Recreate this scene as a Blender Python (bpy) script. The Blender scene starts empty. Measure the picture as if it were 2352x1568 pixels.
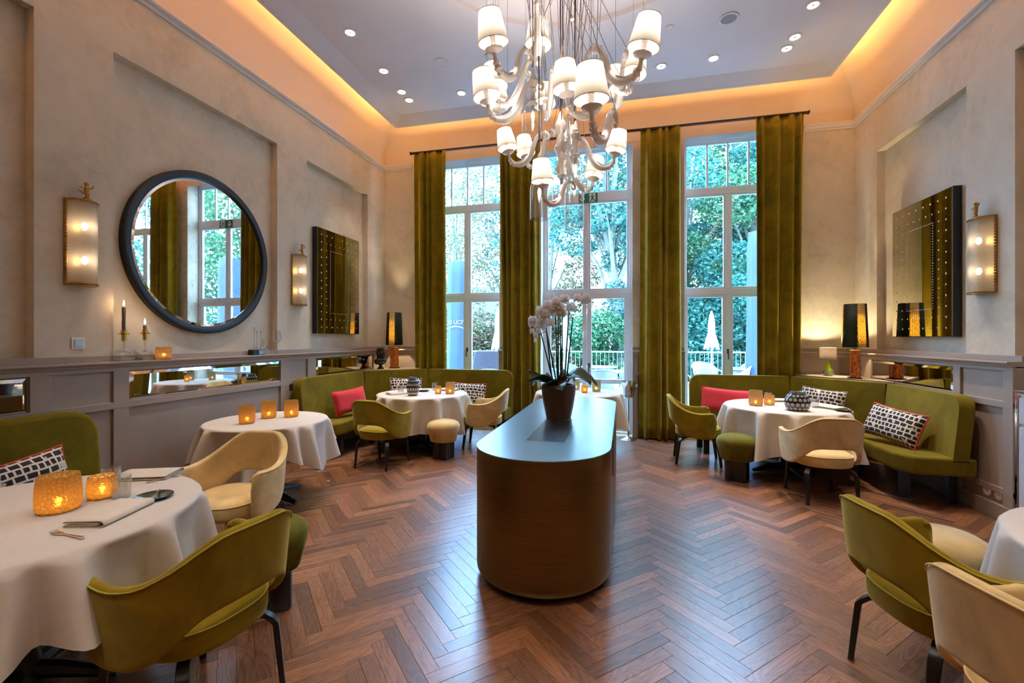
import bpy, math, random
import numpy as np
from math import sin, cos, pi, radians, sqrt, atan2
from mathutils import Vector, Matrix

SC = bpy.context.scene
COL = SC.collection
RNG = random.Random(11)

# ------------------------------------------------------------------ camera, world, exposure
YAW = radians(13.7)
cam_d = bpy.data.cameras.new('camera')
cam_d.sensor_width = 36.0
cam_d.lens = 1050.0 / 2352.0 * 36.0
cam_d.shift_y = -8.0 / 2352.0
cam_d.clip_start = 0.05
cam = bpy.data.objects.new('camera', cam_d)
cam.location = (0, 0, 1.5)
cam.rotation_euler = (pi / 2, 0, YAW)
COL.objects.link(cam)
SC.camera = cam

SC.view_settings.view_transform = 'Standard'
SC.view_settings.look = 'None'
SC.view_settings.gamma = 1.0
SC.view_settings.use_curve_mapping = False
SC.view_settings.exposure = 1.5
SC.cycles.use_denoising = True
SC.cycles.use_adaptive_sampling = True
SC.cycles.adaptive_threshold = 0.03
SC.cycles.max_bounces = 9
SC.cycles.diffuse_bounces = 4
SC.cycles.glossy_bounces = 5
SC.cycles.transmission_bounces = 8
SC.cycles.transparent_max_bounces = 16
SC.cycles.caustics_reflective = False
SC.cycles.caustics_refractive = False
SC.cycles.sample_clamp_indirect = 4.0
SC.cycles.blur_glossy = 0.5

SKY_COL = (0.32, 0.60, 1.0)
SKY_STRENGTH = 10.0
W = bpy.data.worlds.new('overcast_sky')
SC.world = W
W.use_nodes = True
_bg = W.node_tree.nodes['Background']
_bg.inputs[0].default_value = (*SKY_COL, 1)
_bg.inputs[1].default_value = SKY_STRENGTH

# lamp powers (room lamps, plus ceiling spots added out of view as fill)
P_DOWN = 42.0        # recessed ceiling spots, the added fill ones too
P_SHADE = 6.5        # bulb in each chandelier shade
P_COVE = 17.0         # emission of the cove strip
WARM = (1.0, 0.70, 0.45)
WARMW = (1.0, 0.87, 0.74)

# ------------------------------------------------------------------ dimensions
XL, XR, D, YF = -4.04, 3.08, 7.2, -3.2
ND = .085            # depth of the wall niches
ZC = 4.43            # cornice
CAPZ = 1.31

# ------------------------------------------------------------------ materials
def lin(c):
    c = c / 255.0
    return c / 12.92 if c <= 0.04045 else ((c + 0.055) / 1.055) ** 2.4

def S(r, g, b):
    return (lin(r), lin(g), lin(b))

class NT:
    def __init__(self, name):
        self.m = bpy.data.materials.new(name)
        self.m.use_nodes = True
        self.t = self.m.node_tree
        self.t.nodes.clear()
        self.out = self.n('ShaderNodeOutputMaterial')
    def n(self, typ, **kw):
        nd = self.t.nodes.new(typ)
        for k, v in kw.items():
            setattr(nd, k, v)
        return nd
    def l(self, a, b):
        self.t.links.new(a, b)
    def val(self, nd, **kw):
        for k, v in kw.items():
            k = k.replace('_', ' ')
            if isinstance(v, tuple) and len(v) == 3 and nd.inputs[k].type == 'RGBA':
                v = (*v, 1)
            nd.inputs[k].default_value = v
    def math(self, op, a, b=None, c=None):
        nd = self.n('ShaderNodeMath', operation=op)
        for i, x in enumerate((a, b, c)):
            if x is None: continue
            if isinstance(x, (int, float)): nd.inputs[i].default_value = x
            else: self.l(x, nd.inputs[i])
        return nd.outputs[0]
    def mix(self, fac, a, b, blend='MIX'):
        nd = self.n('ShaderNodeMix', data_type='RGBA', blend_type=blend)
        for i, x in ((0, fac), (6, a), (7, b)):
            if isinstance(x, (int, float)): nd.inputs[i].default_value = x
            elif isinstance(x, tuple): nd.inputs[i].default_value = (*x, 1)
            else: self.l(x, nd.inputs[i])
        return nd.outputs[2]
    def ramp(self, fac, stops):
        nd = self.n('ShaderNodeValToRGB')
        e = nd.color_ramp.elements
        while len(e) < len(stops): e.new(0.5)
        for i, (p, c) in enumerate(stops):
            e[i].position = p
            e[i].color = (*c, 1) if len(c) == 3 else c
        self.l(fac, nd.inputs[0])
        return nd.outputs[0]
    def coord(self, kind='Object', scale=(1, 1, 1), rot=(0, 0, 0)):
        tc = self.n('ShaderNodeTexCoord')
        mp = self.n('ShaderNodeMapping')
        mp.inputs['Scale'].default_value = scale
        mp.inputs['Rotation'].default_value = rot
        self.l(tc.outputs[kind], mp.inputs[0])
        return mp.outputs[0]
    def noise(self, vec, scale, detail=4, rough=0.55, dist=0.0):
        nd = self.n('ShaderNodeTexNoise')
        self.l(vec, nd.inputs['Vector'])
        self.val(nd, Scale=scale, Detail=detail, Roughness=rough, Distortion=dist)
        return nd.outputs[0]
    def bump(self, h, strength, dist=0.01):
        nd = self.n('ShaderNodeBump')
        nd.inputs['Strength'].default_value = strength
        nd.inputs['Distance'].default_value = dist
        self.l(h, nd.inputs['Height'])
        return nd.outputs[0]
    def pbsdf(self, base=None, rough=0.5, metal=0.0, normal=None, **kw):
        p = self.n('ShaderNodeBsdfPrincipled')
        if base is not None:
            if isinstance(base, tuple): p.inputs['Base Color'].default_value = (*base, 1)
            else: self.l(base, p.inputs['Base Color'])
        if isinstance(rough, (int, float)): p.inputs['Roughness'].default_value = rough
        else: self.l(rough, p.inputs['Roughness'])
        p.inputs['Metallic'].default_value = metal
        if normal is not None: self.l(normal, p.inputs['Normal'])
        for k, v in kw.items():
            k = k.replace('_', ' ')
            if isinstance(v, tuple) and len(v) == 3: v = (*v, 1)
            if isinstance(v, (int, float, tuple)): p.inputs[k].default_value = v
            else: self.l(v, p.inputs[k])
        return p
    def done(self, sh):
        self.l(sh.outputs[0] if hasattr(sh, 'outputs') else sh, self.out.inputs[0])
        return self.m
    def mixsh(self, fac, a, b):
        nd = self.n('ShaderNodeMixShader')
        if isinstance(fac, (int, float)): nd.inputs[0].default_value = fac
        else: self.l(fac, nd.inputs[0])
        self.l(a.outputs[0] if hasattr(a, 'outputs') else a, nd.inputs[1])
        self.l(b.outputs[0] if hasattr(b, 'outputs') else b, nd.inputs[2])
        return nd.outputs[0]

def plain(name, col, rough=0.5, metal=0.0, nscale=0, namt=0.1, bump=0, bscale=200, **kw):
    """one principled surface with a little tonal variation and relief"""
    t = NT(name)
    base, nrm = col, None
    v = t.coord()
    if nscale:
        f = t.noise(v, nscale)
        lo = tuple(c * (1 - namt) for c in col); hi = tuple(min(1, c * (1 + namt)) for c in col)
        base = t.ramp(f, [(0.3, lo), (0.7, hi)])
    if bump:
        nrm = t.bump(t.noise(v, bscale, 2), bump, 0.003)
    return t.done(t.pbsdf(base, rough, metal, nrm, **kw))

def glow(name, col, strength, base=(0.8, 0.8, 0.8)):
    t = NT(name)
    return t.done(t.pbsdf(base, 0.6, Emission_Color=col, Emission_Strength=strength))

def velvet(name, col, edge):
    t = NT(name)
    v = t.coord()
    f = t.noise(v, 4.5, 5, 0.6, 0.6)
    lo = tuple(c * 0.72 for c in col); hi = tuple(min(1, c * 1.18) for c in col)
    base = t.ramp(f, [(0.32, lo), (0.66, hi)])
    fine = t.noise(v, 900, 1)
    return t.done(t.pbsdf(base, 0.85, 0, t.bump(fine, 0.15, 0.002), Sheen_Weight=0.9, Sheen_Roughness=0.4,
                          Sheen_Tint=edge, Specular_IOR_Level=0.15))

M = {}
M['plaster'] = None
def _plaster():
    t = NT('plaster')
    v = t.coord()
    a = t.noise(v, 1.1, 6, 0.62, 0.8)
    b = t.noise(v, 6.0, 5, 0.7, 1.2)
    f = t.math('ADD', t.math('MULTIPLY', a, 0.65), t.math('MULTIPLY', b, 0.35))
    base = t.ramp(f, [(0.28, S(182, 172, 152)), (0.5, S(213, 201, 180)), (0.72, S(226, 215, 196))])
    return t.done(t.pbsdf(base, 0.8, 0, t.bump(b, 0.12, 0.01), Specular_IOR_Level=0.25))
M['plaster'] = _plaster()
M['paint_grey'] = plain('grey_wainscot_paint', S(160, 144, 131), 0.45, nscale=3, namt=0.04)
M['ceiling'] = plain('ceiling_paint', S(224, 217, 220), 0.85, nscale=1.5, namt=0.03)
M['cove'] = plain('cove_paint', S(226, 212, 194), 0.9)
M['cornice'] = plain('cornice_paint', S(222, 210, 200), 0.6)
M['white_frame'] = plain('white_window_paint', S(228, 228, 234), 0.4, nscale=6, namt=0.02)
M['black'] = plain('black_lacquer', S(20, 18, 18), 0.35, nscale=8, namt=0.2)
M['black_wood'] = plain('black_stained_wood', S(26, 23, 22), 0.32, nscale=20, namt=0.3)
M['dark_metal'] = plain('dark_bronze_metal', S(62, 48, 40), 0.4, 0.8)
M['brass'] = plain('aged_brass', S(176, 138, 76), 0.42, 1.0, nscale=30, namt=0.15)
M['gold'] = plain('polished_brass', S(226, 184, 96), 0.14, 1.0)
M['chrome'] = plain('chrome', S(226, 228, 232), 0.07, 1.0)
M['steel'] = plain('brushed_steel', S(180, 182, 186), 0.3, 1.0)
M['silver'] = plain('silver_cutlery', S(220, 215, 205), 0.16, 1.0)
M['green_velvet'] = velvet('olive_velvet', S(138, 116, 22), S(215, 200, 125))
M['dark_green_velvet'] = velvet('moss_velvet', S(94, 88, 24), S(175, 175, 110))
M['bench_velvet'] = velvet('bench_velvet', S(108, 94, 16), S(185, 172, 95))
M['curtain_velvet'] = velvet('curtain_velvet', S(130, 110, 16), S(190, 168, 84))
M['cream_velvet'] = velvet('cream_velvet', S(208, 180, 124), S(245, 230, 205))
M['piping_green'] = plain('olive_piping', S(170, 160, 60), 0.8)
M['piping_cream'] = plain('cream_piping', S(226, 204, 150), 0.8)
M['red_fabric'] = plain('red_cotton', S(206, 44, 56), 0.85, nscale=6, namt=0.08, bump=0.2, bscale=500, Sheen_Weight=0.2)
M['red_piping'] = plain('red_piping', S(214, 70, 50), 0.8)
M['linen'] = plain('white_linen', S(208, 200, 190), 0.85, nscale=40, namt=0.03, bump=0.12, bscale=900, Sheen_Weight=0.1)
M['napkin'] = plain('linen_napkin', S(214, 204, 190), 0.85, nscale=30, namt=0.03, bump=0.1, bscale=800)
M['plate_dark'] = plain('dark_glazed_stoneware', S(52, 56, 52), 0.15, nscale=20, namt=0.2)
M['pot_bronze'] = plain('bronze_glazed_pot', S(92, 66, 54), 0.38, 0.35, nscale=5, namt=0.12)
M['leaf_dark'] = plain('orchid_leaf', S(52, 78, 50), 0.35, nscale=12, namt=0.15)
M['stem'] = plain('orchid_stem', S(42, 48, 30), 0.5)
M['stem_green'] = plain('orchid_stem_green', S(92, 118, 58), 0.5)
def _petal():
    t = NT('orchid_petal')
    tl = t.n('ShaderNodeBsdfTranslucent'); tl.inputs[0].default_value = (*S(250, 245, 244), 1)
    return t.done(t.mixsh(0.6, t.pbsdf(S(250, 246, 246), 0.5), tl))
M['petal'] = _petal()
M['lip'] = plain('orchid_lip', S(230, 204, 120), 0.5)
M['bark_mix'] = plain('bark_chips', S(84, 56, 40), 0.9, nscale=60, namt=0.5)
M['ceramic'] = plain('white_glazed_ceramic', S(246, 240, 234), 0.2, Coat_Weight=0.3)
M['wax'] = plain('grey_candle_wax', S(104, 98, 98), 0.5, Subsurface_Weight=0.1)
M['bust'] = plain('black_bust_resin', S(24, 24, 27), 0.3)
M['wicker_white'] = plain('white_wicker', S(150, 154, 162), 0.6, bump=0.5, bscale=90)
M['wicker_brown'] = plain('brown_wicker', S(78, 70, 76), 0.7, bump=0.7, bscale=60, nscale=40, namt=0.3)
M['umbrella'] = plain('white_umbrella_canvas', S(168, 172, 180), 0.8)
M['cover_grey'] = plain('grey_blue_cover', S(62, 80, 112), 0.7, nscale=3, namt=0.08)
M['rail_white'] = plain('pale_painted_railing', S(140, 152, 124), 0.5)
M['stone'] = plain('terrace_stone', S(160, 160, 158), 0.8, nscale=4, namt=0.1)
M['lawn'] = plain('garden_ground', S(80, 96, 60), 0.95, nscale=8, namt=0.3)
M['bark'] = plain('tree_bark', S(120, 118, 104), 0.9, nscale=9, namt=0.35, bump=0.6, bscale=20)
M['house_wall'] = plain('house_render', S(200, 190, 180), 0.9)
M['house_roof'] = plain('house_roof_tiles', S(110, 128, 150), 0.8, nscale=20, namt=0.15)
M['white_plastic'] = plain('white_plastic', S(226, 222, 216), 0.35)
M['white_lacquer'] = plain('white_lacquer', S(206, 204, 208), 0.25)
M['sign_green'] = plain('sign_green', S(12, 110, 84), 0.4)
M['sign_white'] = plain('sign_white', S(235, 240, 235), 0.4)
M['grille'] = plain('speaker_grille', S(150, 150, 156), 0.6, bump=0.4, bscale=400)
M['cable'] = plain('brown_cable', S(140, 120, 106), 0.6)
M['dark_cable'] = plain('dark_brown_cable', S(70, 54, 46), 0.5)
M['wire'] = plain('steel_wire', S(120, 112, 106), 0.35, 0.8)
M['downlight_on'] = glow('downlight_lens', (1.0, 0.96, 0.9), 9.0)
M['shade_emit'] = None
M['flame'] = glow('candle_flame', (1.0, 0.66, 0.34), 14.0)
M['tea_flame'] = glow('tealight_flame', (1.0, 0.76, 0.46), 22.0)
M['bulb'] = glow('warm_bulb', (1.0, 0.86, 0.70), 5.0)
M['cove_led'] = glow('cove_led', (1.0, 0.48, 0.13), P_COVE)
M['sconce_bulb'] = glow('sconce_bulb', (1.0, 0.86, 0.70), 8.0)

def _mirror(name, col, rough, stain=0.0, metal=1.0):
    t = NT(name)
    v = t.coord()
    if stain:
        f = t.noise(v, 16, 6, 0.7, 1.5)
        g = t.ramp(f, [(0.56, (0, 0, 0)), (0.66, (1, 1, 1))])
        dark = tuple(c * 0.55 for c in col)
        base = t.mix(t.math('MULTIPLY', g, stain), col, dark)
        return t.done(t.pbsdf(base, rough, metal))
    return t.done(t.pbsdf(col, rough, metal))
M['mirror'] = _mirror('antiqued_mirror', S(222, 216, 206), 0.015, 0.7)
M['mirror_clear'] = _mirror('bevelled_mirror_edge', S(232, 232, 230), 0.03)
M['mirror_dark'] = _mirror('smoked_mirror', S(214, 210, 192), 0.02)

def _pane():
    t = NT('window_glass')
    tr = t.n('ShaderNodeBsdfTransparent'); tr.inputs[0].default_value = (0.96, 0.985, 0.99, 1)
    gl = t.n('ShaderNodeBsdfGlossy'); gl.inputs['Roughness'].default_value = 0.0
    lw = t.n('ShaderNodeLayerWeight'); lw.inputs[0].default_value = 0.5
    f = t.math('MULTIPLY_ADD', t.math('POWER', lw.outputs['Facing'], 5.0), 0.8, 0.035)
    return t.done(t.mixsh(f, tr, gl))
M['pane'] = _pane()

def _clear(name, tint, edge=0.25):
    """thin clear glass: transparent face-on, bright and reflective at the rim"""
    t = NT(name)
    tr = t.n('ShaderNodeBsdfTransparent'); tr.inputs[0].default_value = (*tint, 1)
    gl = t.n('ShaderNodeBsdfGlossy'); gl.inputs['Roughness'].default_value = 0.02
    lw = t.n('ShaderNodeLayerWeight'); lw.inputs[0].default_value = edge
    f = t.math('ADD', t.math('MULTIPLY', t.math('POWER', lw.outputs['Facing'], 1.3), 0.85), 0.07)
    glint_paint = t.n('ShaderNodeBsdfDiffuse'); glint_paint.inputs[0].default_value = (0.9, 0.92, 0.92, 1)  # white diffuse painted in for lamp reflections, strongest at the rim
    glint_fac = t.math('ADD', t.math('MULTIPLY', t.math('POWER', lw.outputs['Facing'], 3.0), 0.5), 0.03)
    return t.done(t.mixsh(glint_fac, t.mixsh(f, tr, gl), glint_paint))
M['clear_glass'] = _clear('clear_glass', (0.93, 0.95, 0.95))
M['smoke_glass'] = _clear('smoked_bell_glass', (0.80, 0.76, 0.72))
M['green_glass'] = None
def _solidglass(name, col, rough=0.03):
    t = NT(name)
    return t.done(t.pbsdf(col, rough, Transmission_Weight=0.55, IOR=1.45))
M['green_glass'] = _solidglass('green_glass', S(186, 214, 40), 0.06)
M['acrylic'] = _clear('acrylic', (0.95, 0.95, 0.95), 0.3)

def _votive(name, col, cell=34):
    """frosted glass cut in honeycomb facets, lit from inside by the flame"""
    t = NT(name)
    tc = t.n('ShaderNodeTexCoord')
    vo = t.n('ShaderNodeTexVoronoi', feature='DISTANCE_TO_EDGE')
    t.l(tc.outputs['Object'], vo.inputs['Vector'])
    vo.inputs['Scale'].default_value = cell
    h = t.ramp(vo.outputs[0], [(0.0, (0, 0, 0)), (0.16, (1, 1, 1))])
    nb = t.bump(h, 0.9, 0.006)
    tl = t.n('ShaderNodeBsdfTranslucent'); tl.inputs[0].default_value = (*col, 1); t.l(nb, tl.inputs['Normal'])
    rf = t.n('ShaderNodeBsdfRefraction'); rf.inputs[0].default_value = (*[min(1, c * 1.25) for c in col], 1)
    rf.inputs['Roughness'].default_value = 0.36; rf.inputs['IOR'].default_value = 1.10; t.l(nb, rf.inputs['Normal'])
    df = t.pbsdf(tuple(c * 0.9 for c in col), 0.35, 0, nb)
    a = t.mixsh(0.5, tl, rf)
    return t.done(t.mixsh(0.30, a, df))
M['amber'] = _votive('amber_honeycomb_glass', S(240, 196, 122), 58)
M['amber_small'] = _votive('amber_cut_glass', S(234, 198, 146), 60)
M['pale_votive'] = _votive('pale_frosted_glass', S(208, 200, 172), 55)

def _sconce():
    t = NT('hammered_frosted_glass')
    v = t.coord()
    n = t.noise(v, 95, 2, 0.5)
    nb = t.bump(n, 0.8, 0.006)
    tl = t.n('ShaderNodeBsdfTranslucent'); tl.inputs[0].default_value = (*S(252, 236, 210), 1)
    rf = t.n('ShaderNodeBsdfRefraction'); rf.inputs[0].default_value = (*S(255, 240, 218), 1)
    rf.inputs['Roughness'].default_value = 0.24; rf.inputs['IOR'].default_value = 1.12; t.l(nb, rf.inputs['Normal'])
    df = t.pbsdf(S(222, 206, 184), 0.3, 0, nb)
    return t.done(t.mixsh(0.3, t.mixsh(0.62, tl, rf), df))
M['sconce_glass'] = _sconce()

def _shade():
    """off-white fabric lamp shade with the bulb's light coming through it"""
    t = NT('fabric_shade_lit')
    v = t.coord()
    n = t.noise(v, 160, 2)
    tl = t.n('ShaderNodeBsdfTranslucent'); tl.inputs[0].default_value = (0.15, 0.137, 0.12, 1)
    df = t.pbsdf(t.ramp(n, [(0.3, (.40, .37, .33)), (0.7, (.46, .43, .39))]), 0.9, 0)
    return t.done(t.mixsh(0.5, tl, df))
M['shade'] = _shade()
M['shade_trim'] = plain('shade_trim', S(196, 170, 140), 0.8)

def _bw():
    """black blocks printed in uneven rows on off-white cotton"""
    t = NT('printed_block_cotton')
    tc = t.n('ShaderNodeTexCoord')
    nz = t.n('ShaderNodeTexNoise'); t.l(tc.outputs['UV'], nz.inputs['Vector']); t.val(nz, Scale=9.0, Detail=2.0)
    vm = t.n('ShaderNodeVectorMath', operation='MULTIPLY_ADD')
    t.l(nz.outputs['Color'], vm.inputs[0]); vm.inputs[1].default_value = (0.022, 0.02, 0)
    t.l(tc.outputs['UV'], vm.inputs[2])
    br = t.n('ShaderNodeTexBrick', offset=0.5, squash=0.62, squash_frequency=3)
    t.l(vm.outputs[0], br.inputs['Vector'])
    t.val(br, Color1=S(20, 20, 18), Color2=S(30, 30, 26), Mortar=S(226, 216, 206), Scale=1.0)
    br.inputs['Mortar Size'].default_value = 0.0062
    br.inputs['Mortar Smooth'].default_value = 0.1
    br.inputs['Brick Width'].default_value = 0.064
    br.inputs['Row Height'].default_value = 0.044
    wn = t.noise(tc.outputs['UV'], 14, 1)
    gap = t.ramp(wn, [(0.62, (0, 0, 0)), (0.64, (1, 1, 1))])
    base = t.mix(t.math('MULTIPLY', gap, 0.75), br.outputs[0], S(222, 212, 202))
    return t.done(t.pbsdf(base, 0.85, Sheen_Weight=0.15))
M['bw_fabric'] = _bw()

def _wood_floor(name, per_object):
    t = NT(name)
    uv = t.n('ShaderNodeUVMap').outputs[0]
    if per_object:
        r = t.n('ShaderNodeObjectInfo').outputs['Random']
    else:
        r = t.n('ShaderNodeNewGeometry').outputs['Random Per Island']
    cb = t.n('ShaderNodeCombineXYZ')
    t.l(t.math('MULTIPLY', r, 37.0), cb.inputs[0]); t.l(t.math('MULTIPLY', r, 91.0), cb.inputs[1]); t.l(t.math('MULTIPLY', r, 13.0), cb.inputs[2])
    ad = t.n('ShaderNodeVectorMath', operation='ADD'); t.l(uv, ad.inputs[0]); t.l(cb.outputs[0], ad.inputs[1])
    mp = t.n('ShaderNodeMapping'); mp.inputs['Scale'].default_value = (2.2, 15, 1); t.l(ad.outputs[0], mp.inputs[0])
    big = t.noise(mp.outputs[0], 1.0, 2, 0.45, 0.25)
    rings = t.math('FRACT', t.math('MULTIPLY', big, 13.0))
    rings = t.math('ABSOLUTE', t.math('SUBTRACT', rings, 0.5))
    mp2 = t.n('ShaderNodeMapping'); mp2.inputs['Scale'].default_value = (8, 190, 1); t.l(ad.outputs[0], mp2.inputs[0])
    pore = t.noise(mp2.outputs[0], 1.0, 3, 0.6)
    grain = t.math('ADD', t.math('MULTIPLY', rings, 0.9), t.math('MULTIPLY', pore, 0.55))
    wood = t.ramp(grain, [(0.10, S(58, 32, 19)), (0.32, S(118, 76, 48)), (0.75, S(150, 102, 68))])
    tone = t.ramp(r, [(0.0, (0.48, 0.44, 0.42)), (0.25, (0.80, 0.78, 0.77)), (0.7, (1.08, 1.06, 1.05)), (1.0, (1.5, 1.45, 1.40))])
    base = t.mix(1.0, wood, tone, 'MULTIPLY')
    rough = t.math('MULTIPLY_ADD', pore, 0.16, 0.27)
    return t.done(t.pbsdf(base, rough, 0, t.bump(grain, 0.10, 0.002), Specular_IOR_Level=0.9, Coat_Weight=1.0, Coat_Roughness=0.26, Coat_IOR=1.65))
M['plank'] = _wood_floor('oak_plank', True)
M['planks_far'] = _wood_floor('oak_planks', False)
M['subfloor'] = plain('dark_floor_joint', S(52, 34, 24), 0.8)

def _console():
    t = NT('brushed_bronze')
    v = t.coord('Object', (1, 1, 60))
    n = t.noise(v, 3, 3)
    base = t.ramp(n, [(0.3, S(118, 92, 52)), (0.7, S(134, 106, 62))])
    return t.done(t.pbsdf(base, 0.36, 0.9, Anisotropic=0.5))
M['bronze'] = _console()
M['zinc'] = plain('satin_steel_top', S(176, 184, 182), 0.30, 1.0, nscale=3, namt=0.06)
M['zinc_pot_reflected'] = plain('satin_steel_pot_reflected', S(160, 168, 166), 0.26, 1.0, nscale=3, namt=0.06)  # darker copy of the top: the pot's reflection put into its colour

def _amberwood():
    t = NT('polished_burl_veneer')
    v = t.coord('Object', (9, 9, 2.6))
    n = t.noise(v, 1.6, 5, 0.6, 2.5)
    k = t.math('FRACT', t.math('MULTIPLY', n, 7))
    base = t.ramp(k, [(0.1, S(104, 40, 10)), (0.4, S(202, 98, 22)), (0.8, S(240, 140, 44))])
    return t.done(t.pbsdf(base, 0.15, 0, Coat_Weight=0.6))
M['burl'] = _amberwood()

def _snakeshade():
    """dark green lamp shade with a golden snakeskin stripe that lets the lamp's light through"""
    t = NT('snakeskin_shade')
    tc = t.n('ShaderNodeTexCoord')
    sp = t.n('ShaderNodeSeparateXYZ'); t.l(tc.outputs['UV'], sp.inputs[0])
    k = t.math('FRACT', t.math('MULTIPLY', sp.outputs[0], 3.0))
    wob = t.math('MULTIPLY', t.noise(tc.outputs['UV'], 40, 2), 0.06)
    d = t.math('ABSOLUTE', t.math('SUBTRACT', t.math('ADD', k, wob), 0.5))
    stripe = t.ramp(d, [(0.15, (1, 1, 1)), (0.19, (0, 0, 0))])
    mp = t.n('ShaderNodeMapping'); mp.inputs['Scale'].default_value = (42, 26, 1); t.l(tc.outputs['UV'], mp.inputs[0])
    vo = t.n('ShaderNodeTexVoronoi', feature='DISTANCE_TO_EDGE'); t.l(mp.outputs[0], vo.inputs['Vector']); vo.inputs['Scale'].default_value = 1.0
    vo.inputs['Randomness'].default_value = 0.45
    cell = t.ramp(vo.outputs[0], [(0.06, (0, 0, 0)), (0.16, (1, 1, 1))])
    goldc = t.mix(cell, S(150, 104, 20), S(253, 228, 140))
    base = t.mix(stripe, S(44, 52, 40), goldc)
    tr = t.mix(stripe, S(26, 30, 14), goldc)
    tl = t.n('ShaderNodeBsdfTranslucent'); t.l(tr, tl.inputs[0])
    df = t.pbsdf(base, 0.6)
    return t.done(t.mixsh(0.5, tl, df))
M['snake_shade'] = _snakeshade()
def _marbleshade():
    t = NT('marbled_paper_shade')
    tc = t.n('ShaderNodeTexCoord')
    mp = t.n('ShaderNodeMapping'); mp.inputs['Scale'].default_value = (5, 2.6, 1); mp.inputs['Rotation'].default_value = (0, 0, 0.7)
    t.l(tc.outputs['UV'], mp.inputs[0])
    w = t.n('ShaderNodeTexWave'); t.l(mp.outputs[0], w.inputs['Vector'])
    t.val(w, Scale=1.5, Distortion=7.0, Detail=3.0)
    w.inputs['Detail Scale'].default_value = 1.2
    c = t.ramp(w.outputs['Fac'], [(0.0, S(40, 26, 70)), (0.16, S(70, 50, 90)), (0.24, S(252, 240, 205)), (0.46, S(255, 244, 214)), (0.55, S(190, 70, 40)), (0.63, S(250, 236, 200)), (0.78, S(252, 238, 200)), (0.88, S(110, 130, 50)), (1.0, S(50, 50, 100))])
    tl = t.n('ShaderNodeBsdfTranslucent'); t.l(c, tl.inputs[0])
    df = t.pbsdf(c, 0.7)
    return t.done(t.mixsh(0.5, tl, df))
M['marble_shade'] = _marbleshade()

def _lantern():
    t = NT('black_pierced_glass')
    tc = t.n('ShaderNodeTexCoord')
    mp = t.n('ShaderNodeMapping'); mp.inputs['Scale'].default_value = (16, 7, 1); t.l(tc.outputs['UV'], mp.inputs[0])
    sp = t.n('ShaderNodeSeparateXYZ'); t.l(mp.outputs[0], sp.inputs[0])
    row = t.math('FLOOR', sp.outputs[1])
    ux = t.math('FRACT', t.math('ADD', sp.outputs[0], t.math('MULTIPLY', t.math('MODULO', row, 2.0), 0.5)))
    uy = t.math('FRACT', sp.outputs[1])
    d = t.math('SQRT', t.math('ADD', t.math('POWER', t.math('MULTIPLY', t.math('SUBTRACT', ux, 0.5), 0.85), 2.0), t.math('POWER', t.math('SUBTRACT', uy, 0.5), 2.0)))
    hole = t.ramp(d, [(0.30, (1, 1, 1)), (0.38, (0, 0, 0))])
    base = t.mix(hole, S(16, 16, 20), S(120, 136, 150))
    rough = 0.08
    df = t.pbsdf(base, rough, 0, t.bump(hole, -0.5, 0.006), Coat_Weight=0.5)
    tl = t.n('ShaderNodeBsdfTranslucent'); tl.inputs[0].default_value = (*S(230, 225, 215), 1)
    return t.done(t.mixsh(t.math('MULTIPLY', hole, 0.45), df, tl))
M['lantern'] = _lantern()

def _leafmat(name, cols):
    t = NT(name)
    r = t.n('ShaderNodeNewGeometry').outputs['Random Per Island']
    n = len(cols)
    c = t.ramp(r, [(i / max(1, n - 1), S(*q)) for i, q in enumerate(cols)])
    tl = t.n('ShaderNodeBsdfTranslucent'); t.l(c, tl.inputs[0])
    df = t.pbsdf(c, 0.5)
    return t.done(t.mixsh(0.4, df, tl))
M['leaves_green'] = _leafmat('leaves_green', [(40, 84, 62), (60, 112, 76), (84, 134, 86), (118, 150, 102)])
M['leaves_teal'] = _leafmat('leaves_teal', [(28, 76, 74), (46, 106, 94), (66, 130, 112), (90, 150, 126)])
M['leaves_autumn'] = _leafmat('leaves_autumn', [(64, 92, 62), (90, 108, 70), (134, 102, 80), (156, 118, 96), (104, 124, 78)])
# ------------------------------------------------------------------ geometry helpers
def V(*a): return Vector(a)

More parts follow.
